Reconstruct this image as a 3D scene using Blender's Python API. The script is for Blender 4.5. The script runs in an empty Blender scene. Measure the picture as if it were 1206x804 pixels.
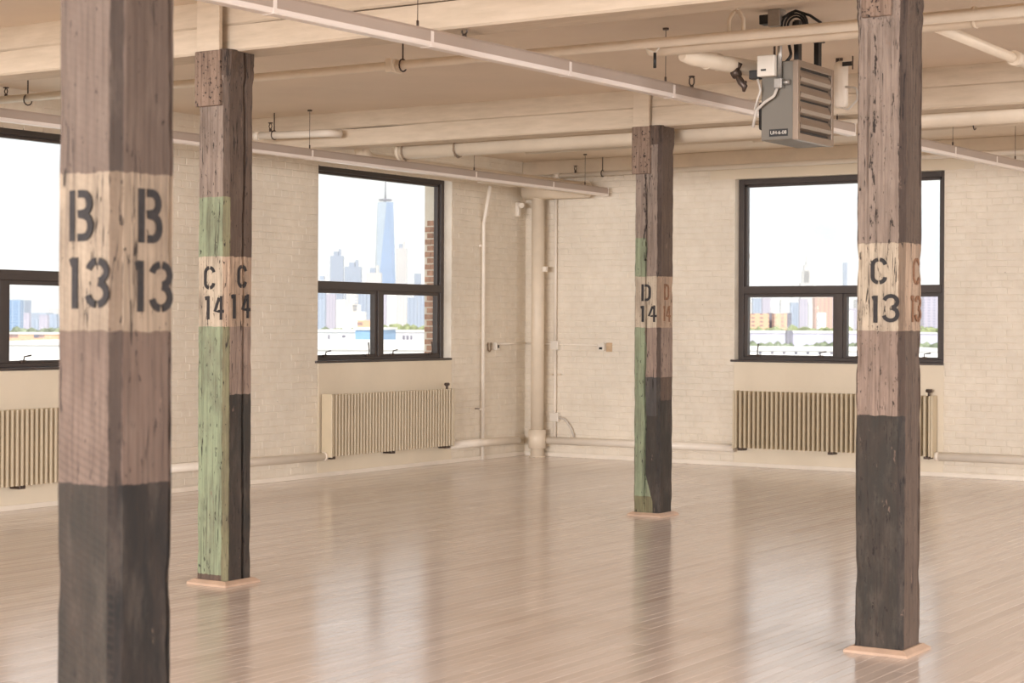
import bpy, bmesh, math, random
import numpy as np
from mathutils import Vector, Matrix, noise

random.seed(7)
sc = bpy.context.scene
COL = sc.collection
R = math.radians

# ------------------------------------------------------------------ survey of the room
# a runs along the right-hand wall from the far corner, b along the left-hand wall, H is height (metres)
F_PX, Y_HOR, YAW, ROLL, EYE = 2121.67, 381.40, R(56.957), R(-.28173), 1.5
CAM_A, CAM_B = 11.130, 17.388
UA = np.array([math.sin(YAW), -math.cos(YAW)])
UB = np.array([-math.cos(YAW), -math.sin(YAW)])
ORG = -(UA * CAM_A + UB * CAM_B)                 # corner seen from the camera (right, forward)

def ray(x, y):
    dx, dy = x - 603, y - 402
    c, s = math.cos(ROLL), math.sin(ROLL)
    x, y = 603 + c * dx - s * dy, 402 + s * dx + c * dy
    return np.array([(x - 603) / F_PX, 1.0]), (y - Y_HOR) / F_PX
def to_ab(P):
    q = P - ORG
    return float(q @ UA), float(q @ UB)
def at_h(x, y, H=0.0):
    d, e = ray(x, y); return to_ab(d * (EYE - H) / e)
def on_a(x, y, a=0.0):
    d, e = ray(x, y); k = (a + ORG @ UA) / (d @ UA); return to_ab(d * k)[1], EYE - e * k
def on_b(x, y, b=0.0):
    d, e = ray(x, y); k = (b + ORG @ UB) / (d @ UB); return to_ab(d * k)[0], EYE - e * k
def far(x, y, D):
    d, e = ray(x, y); P = d * D; a, b = to_ab(P); return Vector((a, -b, EYE - e * D))
def pix(a, b, H):
    P = ORG + UA * a + UB * b
    x, y = P[0] / P[1] * F_PX, Y_HOR - 402 + (EYE - H) / P[1] * F_PX
    c, s = math.cos(ROLL), math.sin(ROLL)
    return 603 + c * x + s * y, 402 - s * x + c * y, P[1]
def W(a, b, H): return Vector((a, -b, H))
def w2cam(X, Z): a, b = to_ab(np.array([X, Z])); return a, -b

# ------------------------------------------------------------------ camera
cd = bpy.data.cameras.new('camera'); cam = bpy.data.objects.new('camera', cd); COL.objects.link(cam)
cd.sensor_width = 36; cd.lens = F_PX / 1206 * 36
cd.clip_start = .1; cd.clip_end = 20000
fa, fb = to_ab(np.array([0.0, 1.0])); fwd = Vector((fa - CAM_A, -(fb - CAM_B), 0)).normalized()
right = fwd.cross(Vector((0, 0, 1)))
m = Matrix((right, Vector((0, 0, 1)), -fwd)).transposed().to_4x4()
cam.matrix_world = Matrix.Translation(W(CAM_A, CAM_B, EYE)) @ m @ Matrix.Rotation(-ROLL, 4, 'Z')
cd.shift_y = (Y_HOR - 402) / 1206
cd.dof.use_dof = True; cd.dof.focus_distance = 13.0; cd.dof.aperture_fstop = 5.6
sc.camera = cam

# ------------------------------------------------------------------ world, sun, added fill lights, exposure
wd = bpy.data.worlds.new('sky'); sc.world = wd; wd.use_nodes = True
nt = wd.node_tree; nt.nodes.clear()
tc = nt.nodes.new('ShaderNodeTexCoord'); mp = nt.nodes.new('ShaderNodeMapping'); mp.inputs['Scale'].default_value = (3, 3, 9)
nz = nt.nodes.new('ShaderNodeTexNoise'); nz.inputs['Scale'].default_value = 2.2; nz.inputs['Detail'].default_value = 5
cr = nt.nodes.new('ShaderNodeValToRGB')
cr.color_ramp.elements[0].position = .36; cr.color_ramp.elements[0].color = (.86, .90, .95, 1)
cr.color_ramp.elements[1].position = .52; cr.color_ramp.elements[1].color = (1, .985, .965, 1)
bg = nt.nodes.new('ShaderNodeBackground'); bg.inputs['Strength'].default_value = 1.4
wo = nt.nodes.new('ShaderNodeOutputWorld')
for a_, b_ in ((tc.outputs['Generated'], mp.inputs['Vector']), (mp.outputs[0], nz.inputs['Vector']), (nz.outputs[0], cr.inputs[0]),
               (cr.outputs[0], bg.inputs[0]), (bg.outputs[0], wo.inputs[0])): nt.links.new(a_, b_)
sl = bpy.data.lights.new('sun', 'SUN'); sl.energy = 4.6; sl.angle = R(1.5); sl.color = (1, .95, .87)
sun = bpy.data.objects.new('sun', sl); COL.objects.link(sun)
sd = (fwd * .72 + right * -.25 + Vector((0, 0, -.62))).normalized()
sun.rotation_euler = sd.to_track_quat('-Z', 'Y').to_euler(); sun.location = (6, -20, 30)

def fill_light(name, loc, aim, w, h, power, color):
    l = bpy.data.lights.new(name, 'AREA'); l.shape = 'RECTANGLE'; l.size = w; l.size_y = h; l.energy = power; l.spread = R(112); l.color = color
    o = bpy.data.objects.new(name, l); COL.objects.link(o); o.location = loc
    o.rotation_euler = Vector(aim).to_track_quat('-Z', 'Z').to_euler(); return o
FILL_COLOR = (1.0, .98, .985)
for b in (17.2, 22.0, 26.8, 31.6):                      # added fill lamps along the windowless part of the left-hand wall, beyond the frame
    fill_light('fill_light', W(.45, b, 2.08), (1, 0, -.5), 2.25, 1.9, 112, FILL_COLOR)
for a in (2.2, 6.2, 10.2, 14.2):                        # added main fill lamps before the solid wall behind the camera
    fill_light('fill_light', W(a, 36.05, 1.9), (0, 1, -.12), 3.4, 2.6, 690, FILL_COLOR)
for b in (3.5, 8.5, 13.5, 18.5, 23.5, 28.5):                  # added fill lamps before the solid wall to the right
    fill_light('fill_light', W(16.55, b, 2.08), (-1, 0, -.4), 2.25, 1.9, 138, FILL_COLOR)

sc.view_settings.view_transform = 'Standard'; sc.view_settings.look = 'None'
sc.view_settings.gamma = 1; sc.view_settings.use_curve_mapping = False
sc.view_settings.exposure = 0.0
sc.cycles.use_denoising = True
sc.cycles.max_bounces = 10; sc.cycles.diffuse_bounces = 6; sc.cycles.transparent_max_bounces = 12
sc.cycles.sample_clamp_indirect = 8.0; sc.cycles.caustics_reflective = False; sc.cycles.caustics_refractive = False

# ------------------------------------------------------------------ helpers: nodes
def lin(c):
    return tuple(((v / 255) / 12.92 if v / 255 <= .04045 else ((v / 255 + .055) / 1.055) ** 2.4) for v in c) + (1,)
class NT:
    def __init__(s, name):
        s.m = bpy.data.materials.new(name); s.m.use_nodes = True; s.t = s.m.node_tree
        s.b = s.t.nodes['Principled BSDF']; s.out = s.t.nodes['Material Output']
    def n(s, kind, **kw):
        x = s.t.nodes.new('ShaderNode' + kind)
        for k, v in kw.items():
            if hasattr(x, k): setattr(x, k, v)
            else: x.inputs[k.replace('_', ' ')].default_value = v
        return x
    def l(s, a, b): s.t.links.new(a, b)
    def val(s, x, sock):
        if isinstance(x, (int, float)): sock.default_value = x
        elif isinstance(x, tuple): sock.default_value = x
        else: s.l(x, sock)
    def math(s, op, a, b=0.0, clamp=False):
        x = s.n('Math', operation=op, use_clamp=clamp); s.val(a, x.inputs[0]); s.val(b, x.inputs[1]); return x.outputs[0]
    def mix(s, f, a, b, blend='MIX'):
        x = s.n('Mix', data_type='RGBA', blend_type=blend)
        s.val(f, x.inputs[0]); s.val(a, x.inputs[6]); s.val(b, x.inputs[7]); return x.outputs[2]
    def noise(s, vec, scale, detail=4, rough=.6):
        x = s.n('TexNoise', Scale=scale, Detail=detail, Roughness=rough); s.l(vec, x.inputs['Vector']); return x.outputs[0]
    def coord(s, which='Object', scale=(1, 1, 1), loc=(0, 0, 0)):
        t = s.n('TexCoord'); mp = s.n('Mapping'); mp.inputs['Scale'].default_value = scale; mp.inputs['Location'].default_value = loc
        s.l(t.outputs[which], mp.inputs['Vector']); return mp.outputs[0]
    def ramp(s, f, stops, interp='LINEAR'):
        x = s.n('ValToRGB'); r = x.color_ramp; r.interpolation = interp
        while len(r.elements) < len(stops): r.elements.new(.5)
        for e, (p, c) in zip(r.elements, stops): e.position = p; e.color = c
        s.val(f, x.inputs[0]); return x.outputs[0]
    def range(s, v, a, b, c=0.0, d=1.0):
        x = s.n('MapRange'); s.l(v, x.inputs[0])
        for i, q in enumerate((a, b, c, d)): x.inputs[i + 1].default_value = q
        return x.outputs[0]
    def bump(s, h, strength=.3, dist=.01):
        x = s.n('Bump', Strength=strength, Distance=dist); s.l(h, x.inputs['Height']); s.l(x.outputs[0], s.b.inputs['Normal'])

def paint(name, rgb, rough=.6, var=.06, scale=3.0, bump=.15, bscale=60, metal=0.0, coord='Object'):
    t = NT(name); v = t.coord(coord)
    n1 = t.noise(v, scale, 5)
    c = lin(rgb); lo = tuple(x * (1 - var * 2) for x in c[:3]) + (1,); hi = tuple(min(1, x * (1 + var)) for x in c[:3]) + (1,)
    t.l(t.ramp(n1, [(.3, lo), (.7, hi)]), t.b.inputs['Base Color'])
    t.b.inputs['Roughness'].default_value = rough; t.b.inputs['Metallic'].default_value = metal
    if bump: t.bump(t.noise(v, bscale, 3), bump, .004)
    return t.m

def wall_paint(name, rgb):
    """cream paint on old brick: soft mottling, small chips showing dark behind"""
    t = NT(name); v = t.coord('Generated') if False else None
    g = t.n('NewGeometry'); pos = g.outputs['Position']
    c = lin(rgb); n1 = t.noise(pos, 1.3, 6); n2 = t.noise(pos, 9.0, 4)
    base = t.ramp(n1, [(.32, tuple(x * .90 for x in c[:3]) + (1,)), (.68, tuple(min(1, x * 1.04) for x in c[:3]) + (1,))])
    base = t.mix(t.range(n2, .35, .75, 0, .25), base, lin((196, 176, 150)))
    chip = t.math('MAXIMUM', t.math('GREATER_THAN', t.noise(pos, 17.0, 4, .7), .715), t.math('GREATER_THAN', t.noise(pos, 42.0, 4, .7), .745))
    base = t.mix(t.math('MULTIPLY', chip, .75), base, lin((120, 98, 78)))
    t.l(base, t.b.inputs['Base Color']); t.b.inputs['Roughness'].default_value = .55
    t.bump(t.noise(pos, 45, 4), .35, .006)
    return t.m

CREAM = (231, 221, 205)
M = {}
M['brick'] = wall_paint('painted_brick', CREAM)
M['plaster'] = paint('painted_plaster', (230, 217, 195), .6, .03, 1.5, .1, 40)
M['ceiling'] = paint('ceiling_paint', (232, 216, 197), .7, .04, .8, .25, 12)
M['pipe'] = paint('pipe_paint', (226, 211, 190), .45, .04, 4, .08, 50)
M['old_pipe'] = paint('tarnished_pipe', (150, 130, 108), .5, .1, 10, .05, 60)
M['pipe_light'] = paint('light_pipe_paint', (236, 226, 212), .4, .03, 4, .05, 50)
M['housing'] = paint('fixture_housing', (176, 160, 148), .45, .02, 2, 0)
M['lens'] = paint('fixture_lens', (238, 228, 220), .35, .02, 2, 0)
M['radiator'] = paint('radiator_enamel', (206, 191, 164), .42, .03, 5, .03, 80)
M['frame'] = paint('bronze_aluminium', (70, 61, 57), .42, .06, 6, .03, 90)
M['red_brick'] = paint('weathered_red_brick', (186, 142, 118), .85, .2, 14, .5, 60)
M['lime'] = paint('pale_mortar', (226, 214, 200), .85, .1, 14, .3, 60)
M['steel'] = paint('galvanised_steel', (170, 166, 160), .35, .08, 20, .05, 80, .7)
M['black'] = paint('black_paint', (28, 26, 25), .45, .1, 10, .05, 80)
M['bronze'] = paint('dark_bronze', (84, 70, 62), .4, .1, 10, .05, 80, .5)
M['heater'] = paint('heater_enamel', (114, 108, 98), .45, .03, 5, .02, 80)
M['louver'] = paint('louver_metal', (150, 134, 119), .3, .03, 5, .02, 80, .5)
M['cable'] = paint('grey_cable', (196, 188, 178), .5, .03, 5, 0)
M['white'] = paint('white_plastic', (222, 214, 202), .4, .02, 5, 0)
M['trim'] = paint('bare_maple', (200, 172, 150), .5, .07, 9, .1, 50)
M['ink'] = paint('stencil_ink', (46, 43, 44), .75, .25, 60, .2, 120)
M['rust_ink'] = paint('faded_red_brown_ink', (136, 98, 72), .75, .2, 60, .2, 120)

def glass_mat():
    t = NT('window_glass'); tr = t.n('BsdfTransparent'); gl = t.n('BsdfGlossy', Roughness=.02)
    tr.inputs[0].default_value = (.97, .98, .98, 1); fr = t.n('LayerWeight', Blend=.5); mx = t.n('MixShader')
    t.l(t.math('ADD', t.math('MULTIPLY', t.math('POWER', fr.outputs['Facing'], 4.0), .5), .03), mx.inputs[0]); t.l(tr.outputs[0], mx.inputs[1]); t.l(gl.outputs[0], mx.inputs[2]); t.l(mx.outputs[0], t.out.inputs[0])
    return t.m
M['glass'] = glass_mat()

def floor_mat():
    t = NT('bleached_maple_boards'); g = t.n('NewGeometry'); pos = g.outputs['Position']
    at = t.n('Attribute', attribute_name='tone'); oi = t.n('ObjectInfo')
    tone = t.math('FRACT', t.math('ADD', at.outputs['Fac'], oi.outputs['Random']))
    base = t.ramp(tone, [(0, lin((216, 205, 197))), (.3, lin((225, 215, 208))), (.7, lin((229, 220, 213))), (1, lin((237, 228, 222)))])
    mp = t.n('Mapping'); mp.inputs['Scale'].default_value = (38, 1.1, 1); t.l(pos, mp.inputs['Vector'])
    st = t.noise(mp.outputs[0], 2.0, 6, .65)
    base = t.mix(t.range(st, .40, .78, 0, .40), base, lin((194, 172, 156)))
    mp2 = t.n('Mapping'); mp2.inputs['Scale'].default_value = (9, .5, 1); t.l(pos, mp2.inputs['Vector'])
    st2 = t.noise(mp2.outputs[0], 2.0, 4, .6)
    base = t.mix(t.range(st2, .45, .8, 0, .35), base, lin((208, 192, 180)))
    t.l(base, t.b.inputs['Base Color'])
    t.l(t.range(st2, .3, .7, .13, .22), t.b.inputs['Roughness'])
    t.b.inputs['IOR'].default_value = 1.58
    bp = t.math('ADD', t.math('MULTIPLY', st, .5), st2); t.bump(bp, .05, .004)
    return t.m
M['floor'] = floor_mat()

# ------------------------------------------------------------------ helpers: objects
def link(name, mesh, parent=None, loc=None):
    o = bpy.data.objects.new(name, mesh); COL.objects.link(o)
    if parent: o.parent = parent
    if loc is not None: o.location = loc
    return o
def tag(o, label=None, cat=None, group=None, kind=None):
    if label: o['label'] = label
    if cat: o['category'] = cat
    if group: o['group'] = group
    if kind: o['kind'] = kind
    return o
def thing(name, label, cat, loc=(0, 0, 0), group=None, kind=None, rz=0):
    o = bpy.data.objects.new(name, None); COL.objects.link(o); o.location = loc; o.rotation_euler.z = rz; o.empty_display_size = .1
    return tag(o, label, cat, group, kind)

class MB:
    """collects shapes into one mesh; points are world or local Vectors"""
    def __init__(s): s.v = []; s.f = []; s.mi = []; s.sm = []
    def add(s, vs, fs, mi=0, smooth=False):
        k = len(s.v); s.v += [tuple(p) for p in vs]; s.f += [tuple(i + k for i in f) for f in fs]
        s.mi += [mi] * len(fs); s.sm += [smooth] * len(fs); return s
    def box(s, lo, hi, mi=0, bev=0.0):
        x0, y0, z0 = [min(a, b) for a, b in zip(lo, hi)]; x1, y1, z1 = [max(a, b) for a, b in zip(lo, hi)]
        if bev <= 0:
            v = [(x, y, z) for z in (z0, z1) for y in (y0, y1) for x in (x0, x1)]
            return s.add(v, [(0, 2, 3, 1), (4, 5, 7, 6), (0, 1, 5, 4), (2, 6, 7, 3), (0, 4, 6, 2), (1, 3, 7, 5)], mi)
        bm = bmesh.new(); bmesh.ops.create_cube(bm, size=1)
        for q in bm.verts: q.co = ((x0 + x1) / 2 + q.co.x * (x1 - x0), (y0 + y1) / 2 + q.co.y * (y1 - y0), (z0 + z1) / 2 + q.co.z * (z1 - z0))
        bmesh.ops.bevel(bm, geom=bm.edges[:], offset=bev, segments=2, profile=.5, affect='EDGES')
        bm.verts.index_update()
        s.add([q.co for q in bm.verts], [[q.index for q in f.verts] for f in bm.faces], mi); bm.free(); return s
    def abox(s, a, b, h, mi=0, bev=0.0):                          # (a0,a1),(b0,b1),(h0,h1)
        return s.box((a[0], -b[0], h[0]), (a[1], -b[1], h[1]), mi, bev)
    def tube(s, pts, r, n=12, mi=0, cap=True):
        pts = [Vector(p) for p in pts]; rr = r if isinstance(r, (list, tuple)) else [r] * len(pts)
        t0 = (pts[1] - pts[0]).normalized(); up = Vector((0, 0, 1)) if abs(t0.z) < .9 else Vector((1, 0, 0))
        x = t0.cross(up).normalized(); vs = []; fs = []
        for i, p in enumerate(pts):
            t = ((pts[i + 1] if i + 1 < len(pts) else p) - (pts[i - 1] if i else p)).normalized()
            x = (x - t * x.dot(t)).normalized(); y = t.cross(x)
            for k in range(n):
                w = 2 * math.pi * k / n; vs.append(p + (x * math.cos(w) + y * math.sin(w)) * rr[i])
        for i in range(len(pts) - 1):
            for k in range(n):
                fs.append((i * n + k, i * n + (k + 1) % n, (i + 1) * n + (k + 1) % n, (i + 1) * n + k))
        s.add(vs, fs, mi, True)
        if cap:
            q = len(s.v) - len(vs)
            s.f.append(tuple(q + k for k in reversed(range(n)))); s.mi.append(mi); s.sm.append(False)
            s.f.append(tuple(q + (len(pts) - 1) * n + k for k in range(n))); s.mi.append(mi); s.sm.append(False)
        return s
    def mesh(s, name, mats):
        me = bpy.data.meshes.new(name); me.from_pydata(s.v, [], s.f)
        for q in (mats if isinstance(mats, (list, tuple)) else [mats]): me.materials.append(q)
        me.polygons.foreach_set('material_index', s.mi); me.polygons.foreach_set('use_smooth', s.sm); me.update()
        return me
    def build(s, name, mats, parent=None):
        o = link(name, s.mesh(name, mats))
        if parent:
            o.parent = parent; o.matrix_parent_inverse = root_inv(parent)
        return o
def root_inv(p):
    mm = Matrix.Identity(4); q = p
    chain = []
    while q: chain.append(q); q = q.parent
    for q in reversed(chain):
        mm = mm @ (q.matrix_parent_inverse if q.parent else Matrix.Identity(4)) @ q.matrix_basis
    return mm.inverted()

def arc(p0, corner, p1, r, n=6):
    """points of a rounded bend from p0 through corner to p1"""
    p0, c, p1 = Vector(p0), Vector(corner), Vector(p1)
    d0, d1 = (p0 - c).normalized(), (p1 - c).normalized(); half = d0.angle(d1) / 2; k = r / math.tan(half)
    s_, e_ = c + d0 * k, c + d1 * k; out = []
    for i in range(n + 1):
        t = i / n; out.append(s_ * (1 - t) ** 2 + c * 2 * t * (1 - t) + e_ * t ** 2)
    return out
def path(pts, r):
    out = [Vector(pts[0])]
    for i in range(1, len(pts) - 1): out += arc(pts[i - 1], pts[i], pts[i + 1], r)
    return out + [Vector(pts[-1])]

CEIL = 3.35
ROOM_A, ROOM_B = 17.0, 36.5

# ------------------------------------------------------------------ floor
fl = tag(MB().abox((-.02, ROOM_A), (-.02, ROOM_B), (-.12, -.0125)).build('floor', paint('subfloor', (96, 72, 56), .9)),
         'pale bleached maple strip floor with a soft sheen', None, None, 'structure')
BW, BT = .0665, .012
boards = []
for i in range(int(13.2 / BW)):
    a0 = .012 + i * BW; b = -random.uniform(0, 1.6) + .012
    while b < 19.5:
        L = random.uniform(.7, 2.4); b1 = b + L
        if b1 > .02:
            boards.append((a0 + .0009, a0 + BW - .0009, max(b, .012) + .0006, b1 - .0006, random.random(), random.uniform(-.0007, 0)))
        b = b1
def show(a, b, h=0):
    x, y, z = pix(a, b, h); return z > .5 and 0 < x < 1206 and 0 < y < 804
def bsize(bd):
    am, bm = (bd[0] + bd[1]) / 2, (bd[2] + bd[3]) / 2
    if not show(am, bm): return 0
    return (bd[3] - bd[2]) / pix(am, bm, 0)[2] ** 3
boards.sort(key=bsize, reverse=True)
def board(mb, bd):
    a0, a1, b0, b1, t, dz = bd; e = .0012
    mb.add([(a0, -b0, -BT), (a1, -b0, -BT), (a1, -b1, -BT), (a0, -b1, -BT), (a0, -b0, dz - e), (a1, -b0, dz - e), (a1, -b1, dz - e), (a0, -b1, dz - e),
            (a0 + e, -b0 - e, dz), (a1 - e, -b0 - e, dz), (a1 - e, -b1 + e, dz), (a0 + e, -b1 + e, dz)],
           [(0, 4, 5, 1), (1, 5, 6, 2), (2, 6, 7, 3), (3, 7, 4, 0), (4, 8, 9, 5), (5, 9, 10, 6), (6, 10, 11, 7), (7, 11, 8, 4), (8, 11, 10, 9)])
def tone(me, vals):
    at = me.attributes.new('tone', 'FLOAT', 'FACE'); at.data.foreach_set('value', vals)
for bd in boards[:300]:
    mb = MB(); board(mb, bd); o = mb.build('floor_board', M['floor'], fl); tone(o.data, [bd[4]] * 9)
mb = MB(); tv = []
for bd in boards[300:]: board(mb, bd); tv += [bd[4]] * 9
o = mb.build('floor_boards', M['floor'], fl); tone(o.data, tv); o['kind'] = 'stuff'

# ------------------------------------------------------------------ walls with window openings
WT = .36                                                            # wall thickness
SILL, HEAD = 1.11, 3.055
OPEN_L = [(1.475, 3.735), (6.41, 8.71), (11.35, 13.65)]                             # openings along b
OPEN_R = [(2.645, 4.95), (7.4, 9.7), (12.2, 14.5)]                                # openings along a
def wall_slab(mb, box, opens, end, start=-WT):
    p = start
    for o0, o1 in opens + [(end, end)]:
        box(mb, (p, o0), (-.13, 3.6)); 
        if o1 > o0: box(mb, (o0, o1), (-.13, SILL)); box(mb, (o0, o1), (HEAD, 3.6))
        p = o1
skin = -.004
mb = MB(); wall_slab(mb, lambda q, u, h: q.abox((-WT, skin), u, h), OPEN_L, ROOM_B)
wl = tag(mb.build('wall_left', M['brick']), 'left wall of cream painted brick with two windows', None, None, 'structure')
mb = MB(); wall_slab(mb, lambda q, u, h: q.abox(u, (-WT, skin), h), OPEN_R, ROOM_A, skin)
wr = tag(mb.build('wall_right', M['brick']), 'right wall of cream painted brick with one window', None, None, 'structure')
tag(MB().abox((-WT, ROOM_A), (ROOM_B, ROOM_B + .3), (-.13, 3.6)).build('wall_back', M['plaster']), 'plain cream wall behind the viewer', None, None, 'structure')
tag(MB().abox((ROOM_A, ROOM_A + .3), (-WT, ROOM_B + .3), (-.13, 3.6)).build('wall_side', M['plaster']), 'plain cream side wall out of view', None, None, 'structure')
cl = tag(MB().abox((-WT, ROOM_A + .3), (-WT, ROOM_B + .3), (CEIL, 3.6)).build('ceiling', M['ceiling']), 'tan painted flat ceiling between the beams', None, None, 'structure')

BC = .0677                                                          # brick course
def brick_mesh(L, name, mat, d=.0042):
    g = .0035; hz = (BC - g) / 2; l = (L - g) / 2; e = .0065
    v = [(-l, 0, -hz), (l, 0, -hz), (l, 0, hz), (-l, 0, hz), (-l + e, d, -hz + e), (l - e, d, -hz + e), (l - e, d, hz - e), (-l + e, d, hz - e)]
    mb = MB(); mb.add(v, [(4, 5, 6, 7), (0, 1, 5, 4), (1, 2, 6, 5), (2, 3, 7, 6), (3, 0, 4, 7)]); return mb
def lay(opens, plain, u0, u1):
    out = []
    for k in range(int(CEIL / BC)):
        z = .05 + (k + .5) * BC
        if z + BC / 2 > CEIL: break
        header = k % 6 == 3; L = .1035 if header else .207
        u = u0 - (L / 2 if k % 2 else 0) - random.uniform(0, .01)
        while u < u1:
            s, e = u, u + L; u = e
            s, e = max(s, u0), min(e, u1)
            parts = [(s, e)]
            for p0, p1, h0, h1 in plain + [(o0, o1, SILL, HEAD) for o0, o1 in opens]:
                if not (h0 < z < h1): continue
                q = []
                for a_, b_ in parts:
                    if a_ < p0: q.append((a_, min(b_, p0)))
                    if b_ > p1: q.append((max(a_, p1), b_))
                parts = q
            for a_, b_ in parts:
                if b_ - a_ > .03: out.append((a_, b_, z, random.choice((0, 0, 0, -.0008, .0008, -.0022)) + random.uniform(-.0008, .0006), random.uniform(-.012, .012)))
    return out
PL_L = [(1.45, 3.735, 0, SILL), (6.41, 8.71, 0, SILL)]
PL_R = [(2.645, 4.95, 0, SILL), (7.4, 9.7, 0, SILL), (2.35, 5.25, HEAD, 3.2), (0, 12, 3.19, 3.4)]
HID = [(58, 206), (226, 300), (742, 794), (1004, 1094)]
def wall_bricks(wall, bricks, place, yaw, keep):
    def sz(q):
        w = place((q[0] + q[1]) / 2, q[2]); x, y, z = pix(*w)
        if not (2 < x < 1204 and 0 < y < 804) or any(h0 < x < h1 for h0, h1 in HID): return 0
        return (q[1] - q[0]) / z ** 2
    bricks.sort(key=sz, reverse=True); cache = {}; stuff = MB()
    for i, (s, e, z, dp, tilt) in enumerate(bricks):
        a, b, h = place((s + e) / 2, z)
        mw = Matrix.Translation(W(a, b, h)) @ Matrix.Rotation(yaw, 4, 'Z') @ Matrix.Translation((0, skin + dp, 0)) @ Matrix.Rotation(tilt * .5, 4, 'Y')
        key = round(e - s, 3)
        if i < keep:
            if key not in cache: cache[key] = brick_mesh(key, 'brick', M['brick']).mesh('brick', M['brick'])
            o = link('brick', cache[key], wall); o.matrix_basis = mw
        else:
            q = brick_mesh(key, 'brick', None); stuff.add([mw @ Vector(v) for v in q.v], q.f)
    o = stuff.build('brickwork', M['brick'], wall); o['kind'] = 'stuff'
# local brick: +y is out of the wall into the room.  left wall faces +x: rotate +y -> +x (yaw -90); right wall faces -y: yaw 180
wall_bricks(wl, lay(OPEN_L, PL_L, .0, 11.5), lambda u, z: (0, u, z), R(-90), 250)
wall_bricks(wr, lay(OPEN_R, PL_R, .0, 9.0), lambda u, z: (u, 0, z), R(180), 250)

# smooth plaster under the windows and over the right one
for b0, b1 in OPEN_L: MB().abox((skin, .004), (b0, b1), (.0, SILL - .002), 0, .003).build('plaster_panel', M['plaster'], wl)
for a0, a1 in OPEN_R: MB().abox((a0, a1), (skin, .004), (.0, SILL - .002), 0, .003).build('plaster_panel', M['plaster'], wr)
MB().abox((2.35, 5.25), (skin, .004), (HEAD, 3.2), 0, .003).build('plaster_panel', M['plaster'], wr)
# red brick of the outer reveals: thin courses standing proud of pale mortar
def reveal(wall, fixed, axis, sgn):
    k = 0; z = SILL + .03
    while z < 2.62:
        alt = k % 2
        for j in range(2):
            d0 = -.352 + j * .085 + (.03 if alt else 0); d1 = d0 + (.078 if not (alt and j) else .05)
            lo, hi = fixed + sgn * .001, fixed + sgn * (.006 + random.uniform(0, .004))
            mb = MB()
            if axis == 'b': mb.abox((d0, d1), (lo, hi), (z, z + BC - .014))
            else: mb.abox((lo, hi), (d0, d1), (z, z + BC - .014))
            mb.build('brick', M['red_brick'], wall)
        z += BC; k += 1
reveal(wl, OPEN_L[0][0], 'b', 1); reveal(wr, OPEN_R[0][0], 'a', 1)

tag(MB().abox((0, .016), (.016, ROOM_B), (0, .042), 0, .003).build('baseboard_left', M['pipe_light']), 'low white skirting strip along the left wall', None, None, 'structure')
tag(MB().abox((.0, ROOM_A), (0, .016), (0, .042), 0, .003).build('baseboard_right', M['pipe_light']), 'low white skirting strip along the right wall', None, None, 'structure')
tag(MB().abox((.0, ROOM_A), (0, .07), (3.19, CEIL), 0, .008).build('trim_1', M['pipe']), 'painted timber ledge running along the top of the right wall', None, None, 'structure')

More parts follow.
